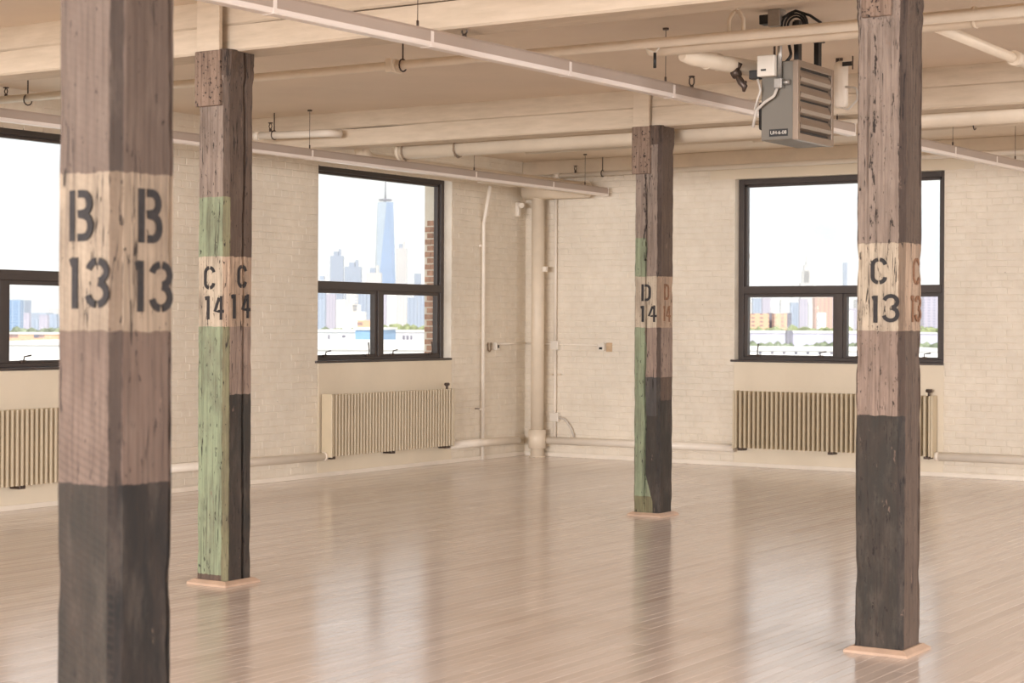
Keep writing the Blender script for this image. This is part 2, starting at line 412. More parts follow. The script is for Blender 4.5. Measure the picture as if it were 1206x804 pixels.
# ------------------------------------------------------------------ windows
def window(name, label, place, u0, u1, flip):
    """place(u, depth, h) -> world; depth < 0 goes outwards.  One fixed light over two hinged sashes"""
    t = thing(name, label, 'window', place((u0 + u1) / 2, -.14, SILL), None, 'structure')
    def bx(nm, u, d, h, mat, par=t, bev=.004):
        p, q = place(u[0], d[0], h[0]), place(u[1], d[1], h[1])
        return MB().box(p, q, 0, bev).build(nm, mat, par)
    fw = .062
    bx('frame_jamb', (u0, u0 + fw), (-.19, -.10), (SILL, HEAD), M['frame']); bx('frame_jamb', (u1 - fw, u1), (-.19, -.10), (SILL, HEAD), M['frame'])
    bx('frame_head', (u0 + fw, u1 - fw), (-.19, -.10), (HEAD - .058, HEAD), M['frame'])
    bx('sill_plate', (u0 - (.04 if flip else .0), u1 + (0 if flip else .04)), (-.19, .012), (SILL, SILL + .022), M['frame'])
    bx('bottom_rail', (u0 + fw, u1 - fw), (-.19, -.105), (SILL + .022, SILL + .055), M['frame'])
    bx('transom', (u0 + fw, u1 - fw), (-.19, -.095), (1.832, 1.915), M['frame'])
    um = (u0 + u1) / 2
    bx('mullion', (um - .035, um + .035), (-.19, -.10), (SILL + .055, 1.832), M['frame'])
    # upper fixed light with its stepped bead
    for s_, e_ in ((u0 + fw, u0 + fw + .03), (u1 - fw - .03, u1 - fw)): bx('glazing_bead', (s_, e_), (-.175, -.125), (1.915, HEAD - .058), M['frame'])
    bx('glazing_bead', (u0 + fw, u1 - fw), (-.175, -.125), (HEAD - .085, HEAD - .058), M['frame'])
    bx('pane', (u0 + fw + .03, u1 - fw - .03), (-.155, -.149), (1.915, HEAD - .085), M['glass'], t, 0)
    for s_, e_ in ((u0 + fw, um - .035), (um + .035, u1 - fw)):
        z0, z1, sw = SILL + .055, 1.832, .042
        sm = MB()
        for uu, hh in (((s_, s_ + sw), (z0, z1)), ((e_ - sw, e_), (z0, z1)), ((s_ + sw, e_ - sw), (z0, z0 + .02)), ((s_ + sw, e_ - sw), (z1 - .035, z1))):
            sm.box(place(uu[0], -.175, hh[0]), place(uu[1], -.115, hh[1]), 0, .003)
        sash = sm.build('sash', M['frame'], t)
        bx('pane', (s_ + sw, e_ - sw), (-.15, -.144), (z0 + .02, z1 - .035), M['glass'], sash, 0)
        for k_, uu in enumerate((s_ + .17, e_ - .17)):
            hb = MB(); c = place(uu, -.105, z0 + .012)
            dd = place(uu + .01, -.1, 0) - place(uu, -.1, 0); out = place(uu, -.09, 0) - place(uu, -.1, 0)
            hb.box(c - dd * 2.6 - out * .5 - Vector((0, 0, .012)), c + dd * 2.6 + out * 1.2 + Vector((0, 0, .012)), 0, .002)
            tip = c + out * 2 + (Vector((0, 0, .13)) + dd * 1.2 if k_ == 0 else dd * 7 * (1 if flip else -1) + Vector((0, 0, .05)))
            hb.tube([c + out * 1.0, c + out * 2 + Vector((0, 0, .04)), tip], [.006, .006, .0075], 6)
            hb.build('sash_handle', M['bronze'], sash)
    return t
window('window_1', 'dark bronze window in the left wall next to the corner, showing the spired glass tower', lambda u, d, h: W(d, u, h), *OPEN_L[0], False)
window('window_2', 'dark bronze window at the left edge, partly behind the B 13 column', lambda u, d, h: W(d, u, h), *OPEN_L[1], False)
window('window_3', 'dark bronze window in the right wall, crossed by the C 13 column', lambda u, d, h: W(u, d, h), *OPEN_R[0], True)
window('window_4', 'dark bronze window further along the right wall, out of view', lambda u, d, h: W(u, d, h), *OPEN_R[1], True)
window('window_5', 'dark bronze window of the left wall beyond the B 13 column, out of view', lambda u, d, h: W(d, u, h), *OPEN_L[2], False)
window('window_6', 'third dark bronze window along the right wall, out of view', lambda u, d, h: W(u, d, h), *OPEN_R[2], True)

# ------------------------------------------------------------------ beams
def beam(label, b0, a0, a1, seed):
    t = thing('ceiling_beam', label, None, W((a0 + a1) / 2, b0 - .12, 3.055), None, 'structure')
    rnd = random.Random(seed)
    # two timbers, one over the other, with an irregular dry crack between them
    n = 60; gap = [max(0.0, noise.noise(Vector((i * .21 + seed, seed, 0))) * .03) for i in range(n + 1)]
    for nm, z0, z1, low in (('timber', 3.05, 3.20, True), ('timber', 3.20, CEIL, False)):
        mb = MB(); vs = []; fs = []
        for i in range(n + 1):
            a = a0 + (a1 - a0) * i / n; w = noise.noise(Vector((i * .3, seed * 3.1, z0))) * .004
            zt = z1 - (gap[i] * .5 if low else 0); zb = z0 + (0 if low else gap[i] * .5)
            f = b0 + w
            vs += [(a, -f, zb + .012), (a, -f, zt), (a, -(f - .26), zt), (a, -(f - .26), zb + .012), (a, -(f - .248), zb), (a, -(f - .012), zb)]
        for i in range(n):
            for k in range(6):
                j = (k + 1) % 6; fs.append((i * 6 + k, i * 6 + j, (i + 1) * 6 + j, (i + 1) * 6 + k))
        fs += [tuple(range(5, -1, -1)), tuple(n * 6 + k for k in range(6))]
        mb.add(vs, fs); mb.build(nm, M['beam'], t)
    return t
def beam_mat():
    t = NT('painted_old_timber'); v = t.coord('Object', (2, 14, 14)); g = t.noise(v, 2, 6)
    v2 = t.coord('Object', (.8, 6, 6)); s = t.noise(v2, 3, 7, .75)
    base = t.ramp(g, [(.3, lin((200, 184, 162))), (.7, lin((216, 200, 179)))])
    base = t.mix(t.math('MULTIPLY', t.math('GREATER_THAN', s, .68), .5), base, lin((140, 116, 92)))
    t.l(base, t.b.inputs['Base Color']); t.b.inputs['Roughness'].default_value = .65; t.bump(g, .35, .01)
    return t.m
M['beam'] = beam_mat()
beam('cream painted double timber beam over the C 13 and C 14 columns', 9.63, .0, ROOM_A, 3.3)
beam('cream painted double timber beam over the D 14 column, with a long dark crack', 4.955, .0, ROOM_A, 5.7)
beam('cream painted double timber beam over the B 13 column, out of view', 14.08, .0, ROOM_A, 8.1)

# ------------------------------------------------------------------ columns
WOOD = lin((116, 99, 88)); GREYW = lin((150, 134, 122)); CRM = lin((196, 181, 160)); GRN = lin((144, 155, 126)); DRK = lin((54, 51, 46))
DRK2 = lin((44, 41, 38)); PNK = lin((152, 132, 119)); BRN = lin((98, 82, 71)); SLATE = lin((74, 73, 72)); TAN = lin((184, 159, 136)); OLIVE = lin((126, 122, 92))
CH = 3.1
def column_mat(name, front, side, strip=None, edge=None, wear=.5, seed=0.0, saw=0.0, s=.22, scar=None):
    t = NT(name); tc_ = t.n('TexCoord'); P = tc_.outputs['Object']
    def mapped(sc_, lo=(0, 0, 0)):
        mp = t.n('Mapping'); mp.inputs['Scale'].default_value = sc_; mp.inputs['Location'].default_value = tuple(seed + q for q in lo); t.l(P, mp.inputs['Vector']); return mp.outputs[0]
    sx = t.n('SeparateXYZ'); t.l(P, sx.inputs[0]); X, Y, Z = sx.outputs
    rag = t.noise(mapped((30, 30, 9)), 1.0, 4)
    zz = t.math('DIVIDE', t.math('ADD', Z, t.math('MULTIPLY', t.math('SUBTRACT', rag, .5), .02)), CH)
    def bands(st): return t.ramp(zz, [(max(0, z / CH), c) for z, c in st], 'CONSTANT')
    colr = bands(front)
    if strip:
        x0, st, wig = strip
        wv = t.noise(mapped((3, 3, 5)), 1.0, 4)
        msk = t.math('LESS_THAN', t.math('ADD', X, t.math('MULTIPLY', t.math('SUBTRACT', wv, .5), wig)), t.math('ADD', x0, t.range(Z, .34, .12, 0.0, .07)))
        colr = t.mix(msk, colr, bands(st))
    if edge:                                                       # chamfer between the two faces seen
        wv = t.noise(mapped((6, 6, 14)), 1.0, 5)
        d = t.math('ADD', t.math('ABSOLUTE', t.math('ADD', X, Y)), t.math('MULTIPLY', t.math('SUBTRACT', wv, .5), .02))
        m_side = t.math('GREATER_THAN', X, t.math('MULTIPLY', Y, -1.0))
        colr = t.mix(m_side, colr, bands(side))
        colr = t.mix(t.math('LESS_THAN', d, edge[0]), colr, bands(edge[1]))
    else:
        m_side = t.math('GREATER_THAN', X, t.math('MULTIPLY', Y, -1.0)); colr = t.mix(m_side, colr, bands(side))
    # old timber: long grain, sun-greyed mottling, drying checks, pits and flaked paint
    def add(mask, c, amt):
        nonlocal colr
        colr = t.mix(t.math('MULTIPLY', mask, amt), colr, c)
    grain = t.noise(mapped((70, 70, 2.2)), 1.0, 6, .7); mott = t.noise(mapped((9, 9, 3)), 1.0, 6, .7)
    add(t.range(mott, .44, .72), lin((84, 69, 60)), .30 + wear * .3)
    add(t.range(t.noise(mapped((14, 14, 4), (4, 4, 4)), 1.0, 6, .7), .50, .72), lin((186, 168, 152)), .11)
    add(t.range(grain, .44, .74), lin((54, 42, 35)), .42 + wear * .35)
    chk = t.math('ABSOLUTE', t.math('SUBTRACT', t.noise(mapped((26, 26, 1.3), (2, 5, 1)), 1.0, 3, .5), .5))
    cmask = t.math('MULTIPLY', t.math('LESS_THAN', chk, .002 + wear * .009), t.range(t.noise(mapped((10, 10, 2.5), (8, 3, 5)), 1.0, 2), .48, .56))
    fleck = t.math('GREATER_THAN', t.noise(mapped((60, 60, 17)), 1.0, 5, .72), .672 - wear * .06)
    big = t.math('GREATER_THAN', t.noise(mapped((24, 24, 8), (3, 9, 6)), 1.0, 5, .7), .715 - wear * .05)
    if scar:
        sx0, sw_, sz0 = scar
        near = t.range(t.math('ABSOLUTE', t.math('SUBTRACT', X, sx0)), 0.0, sw_, .17, 0.0)
        hi_ = t.math('GREATER_THAN', Z, sz0)
        k2 = t.math('MULTIPLY', near, t.math('MULTIPLY', hi_, t.math('SUBTRACT', 1.0, m_side)))
        sc_ = t.math('GREATER_THAN', t.math('ADD', t.noise(mapped((42, 42, 11), (7, 7, 7)), 1.0, 5, .7), k2), .69)
        fleck = t.math('MAXIMUM', fleck, sc_)
    peel = t.math('GREATER_THAN', t.noise(mapped((22, 22, 6), (9, 2, 7)), 1.0, 6, .75), .70 - wear * .06)
    add(peel, lin((132, 110, 96)), .75)
    dk = t.math('MAXIMUM', t.math('MAXIMUM', fleck, cmask), big)
    add(dk, lin((30, 23, 20)), .92)
    rim = t.math('GREATER_THAN', t.math('ADD', t.math('MINIMUM', t.math('ABSOLUTE', X), t.math('ABSOLUTE', Y)), t.math('MULTIPLY', t.noise(mapped((12, 12, 22), (1, 8, 2)), 1.0, 5, .7), .024)), s / 2 + .0045)
    add(rim, lin((50, 40, 34)), .8)
    fleck = dk
    h = t.math('SUBTRACT', grain, t.math('MULTIPLY', fleck, .8))
    if saw:
        wvn = t.n('TexWave', wave_type='BANDS', bands_direction='Z', Scale=16.0, Distortion=2.0, Detail=3.0); wvn.inputs['Detail Scale'].default_value = .6
        mp = t.n('Mapping'); mp.inputs['Rotation'].default_value = (0, R(-22), 0); t.l(P, mp.inputs['Vector']); t.l(mp.outputs[0], wvn.inputs['Vector'])
        front_only = t.math('SUBTRACT', 1.0, m_side)
        k = t.math('MULTIPLY', t.math('MULTIPLY', t.range(wvn.outputs[1], .3, 1, 0, saw), front_only), t.range(Z, .9, 1.4, 1.0, .15))
        colr = t.mix(k, colr, lin((58, 50, 43))); h = t.math('SUBTRACT', h, t.math('MULTIPLY', k, .8))
    t.l(colr, t.b.inputs['Base Color']); t.b.inputs['Roughness'].default_value = .8; t.bump(h, .55, .008)
    return t.m

def column_mesh(name, s, mat, cham, cracks, seed, flare=True, top=3.056):
    """hewn post: chamfered square section, wandering edges, real drying cracks"""
    step = .0058; hs = s / 2; c = cham; prof = []
    def seg(p, q):
        n = max(1, int((Vector(q) - Vector(p)).length / step))
        return [(p[0] + (q[0] - p[0]) * i / n, p[1] + (q[1] - p[1]) * i / n) for i in range(n)]
    cs = [(-hs + c * .5, -hs), (hs - c, -hs), (hs, -hs + c), (hs, hs - c * .5), (hs - c * .5, hs), (-hs + c * .5, hs), (-hs, hs - c * .5), (-hs, -hs + c * .5)]
    for i in range(8): prof += seg(cs[i], cs[(i + 1) % 8])
    nz_ = 170; n = len(prof); vs = []; fs = []
    for k in range(nz_ + 1):
        z = top * k / nz_
        fl = 0.0
        if flare: fl = .011 * min(1, max(0, (z - 2.86) / .05))
        for (x, y) in prof:
            d = Vector((x, y)); nrm = Vector((1 if x > hs - c * .3 else -1 if x < -hs + c * .3 else 0, 1 if y > hs - c * .3 else -1 if y < -hs + c * .3 else 0))
            if nrm.length == 0: nrm = d.copy()
            nrm.normalize()
            w = noise.noise(Vector((x * 6 + seed, y * 6, z * 2.2))) * .0035 + noise.noise(Vector((x * 30 + seed, y * 30, z * 14))) * .0016
            if abs(abs(x) - hs) < c * 1.1 and abs(abs(y) - hs) < c * 1.1: w += min(0, noise.noise(Vector((seed, x * 4 - y * 4, z * 7)))) * .010
            if z > 2.9 and flare: w += noise.noise(Vector((x * 45, y * 45 + seed, z * 45))) * .005
            dep = 0.0
            for face, fu, wd_, dp, z0, z1 in cracks:
                if not z0 < z < z1: continue
                u = x if face == 'front' else -y
                on = (y < -hs + c * .2) if face == 'front' else (x > hs - c * .2)
                if on:
                    uu = fu + noise.noise(Vector((seed * 2 + fu * 9, z * 2.4, 0))) * .012 + noise.noise(Vector((seed + fu * 9, z * 11, 3))) * .003
                    fade = min(1, (z - z0) / .25, (z1 - z) / .25)
                    q = abs(u - uu)
                    if q < wd_: dep = max(dep, dp * (1 - (q / wd_) ** 2) * fade)
            p = d + nrm * (w + fl - dep); vs.append((p.x, p.y, z))
    for k in range(nz_):
        for i in range(n):
            j = (i + 1) % n; fs.append((k * n + i, k * n + j, (k + 1) * n + j, (k + 1) * n + i))
    fs += [tuple(range(n - 1, -1, -1)), tuple(nz_ * n + i for i in range(n))]
    mb = MB(); mb.add(vs, fs); return mb.mesh(name, mat)

# stencil glyphs: strokes in a box of height 1
def ell(cx, cy, rx, ry, d0, d1, n=9): return [(cx + rx * math.cos(R(d0 + (d1 - d0) * i / n)), cy + ry * math.sin(R(d0 + (d1 - d0) * i / n))) for i in range(n + 1)]
GLYPH = {
    'B': (.60, .15, [[(.075, 0), (.075, 1)], [(.22, .925)] + ell(.33, .735, .17, .19, 90, -85) + [(.22, .53)], [(.24, .53)] + ell(.35, .29, .175, .215, 85, -90) + [(.22, .075)]]),
    '1': (.26, .16, [[(.18, 0), (.18, 1)], [(.02, .89), (.15, .93)]]),
    '3': (.60, .145, [ell(.3, .725, .22, .2, 168, 99), ell(.3, .725, .22, .2, 81, -78), ell(.3, .29, .225, .215, 82, -81), ell(.3, .29, .225, .215, -99, -170)]),
    '3c': (.60, .14, [ell(.3, .725, .22, .205, 165, -80, 16), ell(.3, .29, .23, .22, 82, -168, 16)]),
    'C': (.60, .145, [ell(.3, .70, .225, .225, 99, 180) + ell(.3, .30, .225, .225, 180, 261), ell(.3, .70, .225, .225, 81, 8), ell(.3, .30, .225, .225, -8, -81)]),
    'D': (.60, .15, [[(.075, 0), (.075, 1)], [(.22, .925)] + ell(.30, .70, .22, .225, 90, 0) + ell(.30, .30, .22, .225, 0, -90) + [(.22, .075)]]),
    '4': (.60, .13, [[(.44, 0), (.44, 1)], [(.33, .93), (.09, .36), (.35, .36)], [(.51, .36), (.6, .36)]]),
}
def glyph(ch, rect, put, mat, parent):
    """rect = (u0, u1, h0, h1); put(u, h, out) -> world"""
    wd_, sw, strokes = GLYPH[ch]; u0, u1, h0, h1 = rect; mb = MB(); su = (u1 - u0) / wd_; sh = h1 - h0
    for si, st in enumerate(strokes):
        hi = .0040 + .0005 * si
        p = [Vector((u0 + x * su, h0 + y * sh)) for x, y in st]; w = sw / 2 * sh
        vs = []
        for i, q in enumerate(p):
            t_ = ((p[i + 1] if i + 1 < len(p) else q) - (p[i - 1] if i else q)).normalized(); nn = Vector((-t_.y, t_.x))
            vs += [put(*(q + nn * w), .0), put(*(q - nn * w), .0), put(*(q + nn * w), hi), put(*(q - nn * w), hi)]
        fs = []
        for i in range(len(p) - 1):
            k = i * 4; fs += [(k + 2, k + 6, k + 7, k + 3), (k, k + 4, k + 6, k + 2), (k + 1, k + 3, k + 7, k + 5)]
        fs += [(0, 2, 3, 1), (len(vs) - 4, len(vs) - 3, len(vs) - 1, len(vs) - 2)]
        mb.add(vs, fs)
    return mb.build('stencil_character', mat, parent)

def column(label, near, s, mat, cham, cracks, seed, left, rightg, lmat, rmat, block=None, trim=True):
    a, b = near; ca, cb = a - s / 2, b - s / 2
    o = link('timber_column', column_mesh('timber_column', s, mat, cham, cracks, seed)); o.location = W(ca, cb, 0)
    tag(o, label, 'column')
    for ch, x0, x1, y0, y1 in left:
        p, q = on_b(x0, y1, b), on_b(x1, y0, b)
        glyph(ch, (p[0], q[0], p[1], q[1]), lambda u, h, out: W(u, b + out, h), lmat, o)
    for ch, x0, x1, y0, y1 in rightg:
        p, q = on_a(x0, y1, a), on_a(x1, y0, a)
        glyph(ch, (-p[0], -q[0], p[1], q[1]), lambda u, h, out: W(a + out, -u, h), rmat, o)
    if trim:                                                       # mitred maple moulding at the foot
        hs = s / 2; w = .036
        for k in range(4):
            mb = MB(); e = hs + .002
            pr = [(e, .0), (e + w, .0), (e + w, .012), (e + .010, .030), (e, .030)]
            vs = []
            for sg in (-1, 1):
                for d, z in pr: vs.append(Matrix.Rotation(k * math.pi / 2, 3, 'Z') @ Vector((sg * d, -d, z)) + o.location)
            mb.add(vs, [(i, (i + 1) % 5, (i + 1) % 5 + 5, i + 5) for i in range(5)] + [(4, 3, 2, 1, 0), (5, 6, 7, 8, 9)])
            mb.build('base_moulding', M['trim'], o)
    if block:                                                      # bolster block on the front face and the painted stub above it
        u0, u1, h0 = block
        bl = MB().abox((u0, u1), (b - .004, b + .032), (h0, 3.05), 0, .006)
        bk = bl.build('bolster_block', M['old_wood'], o)
        MB().abox((u0 + .004, u1 - .012), (b - .01, b + .022), (3.05, CEIL), 0, .005).build('painted_stub', M['beam'], o)
    return o
def oldwood():
    t = NT('split_old_wood'); v = t.coord('Object', (60, 60, 4)); g = t.noise(v, 1, 6, .7); v2 = t.coord('Object', (40, 40, 40)); g2 = t.noise(v2, 1, 4, .7)
    c = t.ramp(g, [(.35, lin((150, 128, 112))), (.7, lin((96, 78, 66)))]); c = t.mix(t.math('GREATER_THAN', g2, .60), c, lin((44, 34, 30)))
    t.l(c, t.b.inputs['Base Color']); t.b.inputs['Roughness'].default_value = .85; t.bump(g2, .6, .01); return t.m
M['old_wood'] = oldwood()

B1, B0, DZ = 1.872, 1.474, 1.088
m14 = column_mat('c14_timber', [(0, BRN), (.055, GRN), (B0, CRM), (B1, GRN), (2.205, GREYW), (2.9, BRN)],
                 [(0, DRK), (DZ, PNK), (B0, TAN), (B1, BRN), (2.9, BRN)], None, (.030, [(0, OLIVE), (DZ, OLIVE), (B0, TAN), (B1, OLIVE), (2.205, BRN)]), .75, 2.3, 0, .222)
column('weathered green and brown timber column stencilled C 14 on two faces', (4.19, 9.695), .222, m14, .020,
       [('side', -.035, .011, .035, -1, 9)], 2.3,
       [('C', 240.5, 254, 313, 341), ('1', 241.5, 247.5, 348.5, 376), ('4', 251.5, 264, 348.5, 376.5)],
       [('C', 279.5, 290.5, 312, 339), ('1', 272, 277.5, 346.5, 375), ('4', 284, 294.5, 346.5, 374.5)], M['ink'], M['ink'], (3.967, 4.155, 2.735))
md14 = column_mat('d14_timber', [(0, DRK), (.78, SLATE), (DZ, PNK), (B0, CRM), (B1, GREYW), (2.9, BRN)],
                  [(0, DRK), (.9, BRN), (DZ, PNK), (B0, TAN), (B1, BRN), (2.9, BRN)],
                  (-.012, [(0, OLIVE), (.15, GRN), (B0, CRM), (B1, GRN), (2.17, GREYW), (2.9, BRN)], .03), (.024, [(0, DRK2), (DZ, lin((72, 58, 50))), (B0, lin((140, 118, 98))), (B1, lin((70, 56, 48)))]), .6, 7.7, 0, .226, (-.02, .03, 2.0))
column('farthest timber column with a green painted strip, stencilled D 14', (4.437, 4.99), .226, md14, .022,
       [('front', -.010, .008, .026, .02, 2.75)], 7.7,
       [('D', 755.5, 767, 334.5, 354.5), ('1', 754.5, 758.5, 360, 379), ('4', 762.8, 773.5, 359.5, 379)],
       [('D', 782, 788, 334.5, 353), ('1', 781, 783, 360, 378), ('4', 784, 789.6, 360, 379)], M['ink'], M['rust_ink'], (4.198, 4.358, 2.68))
mc13 = column_mat('c13_timber', [(0, DRK), (DZ, PNK), (B0, CRM), (B1, GREYW)], [(0, BRN), (B0, TAN), (B1, BRN)], None,
                  (.026, [(0, DRK2), (DZ, lin((76, 61, 52))), (B0, lin((134, 113, 94))), (B1, lin((72, 58, 50)))]), .7, 4.1, .0, .23, (-.03, .035, 1.86))
column('timber column with dark painted foot, stencilled C 13, in front of the right window', (8.165, 9.575), .23, mc13, .022,
       [('front', -.06, .006, .012, 1.95, 3.0), ('side', -.09, .006, .02, .1, 3.0)], 4.1,
       [('C', 1025.3, 1045.5, 303, 335), ('1', 1027, 1033.3, 348, 380), ('3c', 1038.5, 1060, 346, 379.5)],
       [('C', 1074.8, 1083, 304, 335), ('1', 1072.5, 1076, 348, 379), ('3', 1077, 1084.5, 348, 379)], M['ink'], M['rust_ink'], (7.965, 8.11, 2.91))
mb13 = column_mat('b13_timber', [(0, lin((46, 43, 37))), (DZ, lin((124, 106, 95))), (B0, lin((174, 158, 138))), (B1, lin((118, 103, 93)))],  # column paints darkened to offset strong fill; right face darker for its shade
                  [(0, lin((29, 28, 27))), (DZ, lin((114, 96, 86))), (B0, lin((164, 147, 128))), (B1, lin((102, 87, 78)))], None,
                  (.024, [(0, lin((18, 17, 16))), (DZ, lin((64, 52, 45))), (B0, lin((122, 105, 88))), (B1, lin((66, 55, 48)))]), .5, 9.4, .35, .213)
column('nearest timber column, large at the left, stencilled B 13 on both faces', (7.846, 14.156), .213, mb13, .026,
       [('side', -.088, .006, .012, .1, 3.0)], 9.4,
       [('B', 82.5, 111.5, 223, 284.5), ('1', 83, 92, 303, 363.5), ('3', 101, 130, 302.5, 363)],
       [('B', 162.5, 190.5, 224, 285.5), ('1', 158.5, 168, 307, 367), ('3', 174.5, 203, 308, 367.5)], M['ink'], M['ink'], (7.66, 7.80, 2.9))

# ------------------------------------------------------------------ radiators
fin_cache = {}
def radiator(label, place, u0, u1, ends):
    """place(u, d, h): u along the wall, d out from it"""
    t = thing('radiator', label, 'radiator', place((u0 + u1) / 2, .08, .2), 'tubular radiators under the windows')
    n = 42; p = (u1 - u0) / n; h0, h1 = .205, .805
    def bx(nm, u, d, h, mat=M['radiator'], bev=.0): return MB().box(place(u[0], d[0], h[0]), place(u[1], d[1], h[1]), 0, bev).build(nm, mat, t)
    bx('back_plate', (u0 + .02, u1 - .02), (.035, .07), (h0 + .02, h1 - .02))
    key = round(p, 4)
    w = p * .27
    for i in range(n):
        c = u0 + p * (i + .5)
        k_ = (key, ends)
        if k_ not in fin_cache:
            q = MB(); s_ = [( -w, .06), (-w, .135), (-w * .55, .15), (w * .55, .15), (w, .135), (w, .06)]
            o0 = place(c, 0, 0)
            vs = [place(c + uu, dd, hh) - o0 for hh in (h0, h1) for uu, dd in s_]
            q.add(vs, [(i_, (i_ + 1) % 6, (i_ + 1) % 6 + 6, i_ + 6) for i_ in range(6)] + [(5, 4, 3, 2, 1, 0), (6, 7, 8, 9, 10, 11)])
            fin_cache[k_] = q.mesh('fin', M['radiator'])
        o = link('fin', fin_cache[k_]); o.parent = t; o.location = place(c, 0, 0) - t.location
    bx('end_panel', (u0 - .008, u0 + .012), (.022, .152), (h0 - .01, h1 + .005), bev=.004); bx('end_panel', (u1 - .012, u1 + .008), (.022, .152), (h0 - .01, h1 + .005), bev=.004)
    for f_ in (.03, .5, .97):
        uu = u0 + (u1 - u0) * f_; bx('bracket', (uu - .03, uu + .03), (.006, .12), (h0 - .03, h0 - .001), M['bronze'], .003)
    uv = u0 + .05 if ends == 'low' else u1 - .05
    v = MB(); v.tube([place(uv, .09, h1 - .01), place(uv, .09, h1 + .05)], [.012, .016], 8); v.tube([place(uv - .03, .09, h1 + .05), place(uv + .03, .09, h1 + .05)], .017, 8)
    v.build('valve', M['bronze'], t)
    return t
PLb = lambda u, d, h: W(d, u, h)
PRa = lambda u, d, h: W(u, d, h)
radiator('tan radiator of narrow upright tubes under the spired tower window, left of the corner', PLb, 1.63, 3.695, 'low')
radiator('tan radiator of upright tubes at the left edge, partly behind the B 13 column', PLb, 6.5, 8.6, 'low')
radiator('tan radiator of upright tubes under the right window, partly behind the C 13 column', PRa, 2.71, 4.885, 'high')

# ------------------------------------------------------------------ pipes along the walls
def pipe_thing(name, label, cat, group=None): return thing(name, label, cat, (0, 0, 0), group)
def on_floor_thing(name, label, cat, loc, group=None): return thing(name, label, cat, loc, group)
HP = .185
t = thing('heating_pipe', 'white lagged heating pipe along the left wall from the radiator to the corner riser', 'pipe', W(.07, .9, HP), 'heating pipes along the walls')
MB().tube([W(.07, .25, HP), W(.07, 1.62, HP + .02)], .043, 16).build('pipe', M['pipe_light'], t)
t = thing('heating_pipe', 'white lagged heating pipe low on the left wall, behind the C 14 column', 'pipe', W(.07, 5, HP + .02), 'heating pipes along the walls')
MB().tube([W(.07, 3.72, HP + .02), W(.07, 6.45, HP + .045)], .040, 16).build('pipe', M['pipe_light'], t)
MB().tube([W(.07, 3.705, HP + .02), W(.07, 3.735, HP + .02)], .043, 16).build('end_cap', M['pipe_light'], t)
t = thing('heating_pipe', 'white lagged heating pipe along the right wall between riser and radiator', 'pipe', W(1.5, .07, HP), 'heating pipes along the walls')
MB().tube([W(.33, .07, HP), W(2.69, .07, HP + .01)], .043, 16).build('pipe', M['pipe_light'], t)
t = thing('heating_pipe', 'white lagged heating pipe on the right wall beyond the C 13 column', 'pipe', W(6, .07, HP + .02), 'heating pipes along the walls')
MB().tube([W(4.91, .07, HP + .02), W(8.5, .07, HP + .03)], .043, 16).build('pipe', M['pipe_light'], t)
MB().tube([W(4.895, .07, HP + .02), W(4.93, .07, HP + .02)], .046, 16).build('end_cap', M['pipe_light'], t)

# corner riser
ra, rb = .27, .16
t = thing('riser_pipe', 'thick cream vertical pipe standing in the far corner', 'pipe', W(ra, rb, 0))
MB().tube([W(ra, rb, .27), W(ra, rb, 2.92)], .073, 24).build('pipe', M['pipe'], t)
MB().tube([W(ra, rb, .10), W(ra, rb, .31)], .097, 24).build('sleeve', M['pipe'], t)
MB().tube([W(ra, rb, .0), W(ra, rb, .012), W(ra, rb, .012), W(ra, rb, .1)], [.095, .095, .075, .075], 24).build('foot_collar', M['pipe'], t)
el = MB(); el.tube(path([W(ra - .16, rb + .02, 3.0), W(ra + .66, rb + .02, 3.0)], .1), .095, 20)
el.build('tee', M['pipe'], t)
cp = MB(); cp.tube([W(ra - .085, rb, 2.12), W(ra + .085, rb, 2.12)], .012, 8); cp.box(W(ra + .07, rb + .02, 2.09), W(ra + .12, rb - .02, 2.15), 0, .004)
cp.build('pipe_clamp', M['pipe_light'], t)
# big overhead pipe from the riser towards the room and along the D beam
HB, HQ = 3.0, 3.018
t = thing('overhead_pipe', 'thick cream lagged pipe slung along the D 14 beam near the ceiling', 'pipe', W(4, 4.56, HQ), 'thick lagged pipes under the ceiling')
MB().tube([W(1.585, 4.56, HQ), W(9.5, 4.56, HQ + .02)], .069, 20).build('pipe', M['pipe'], t)
for a in (1.60, 5.35, 5.62, 7.3):
    MB().tube([W(a - .015, 4.56, HQ), W(a + .015, 4.56, HQ)], .074, 20).build('band', M['pipe'], t)
for a in (1.66, 2.22, 6.2):
    q = MB(); q.tube([W(a, 4.56 + .079 * math.cos(w), HQ + .079 * math.sin(w)) for w in [k * math.pi / 5 - math.pi / 2 for k in range(11)]], .008, 6)
    q.tube([W(a, 4.56, HQ + .079), W(a, 4.56, CEIL)], .006, 6); q.build('hanger', M['old_pipe'], t)
t = thing('overhead_pipe', 'thick cream lagged pipe from the corner riser, half hidden behind the strip light', 'pipe', W(.94, 2, HB), 'thick lagged pipes under the ceiling')
MB().tube(path([W(.93, rb + .02, HB), W(.95, 4.3, HB), W(.95, 4.3, CEIL - .003)], .2), .069, 20).build('pipe', M['pipe'], t)

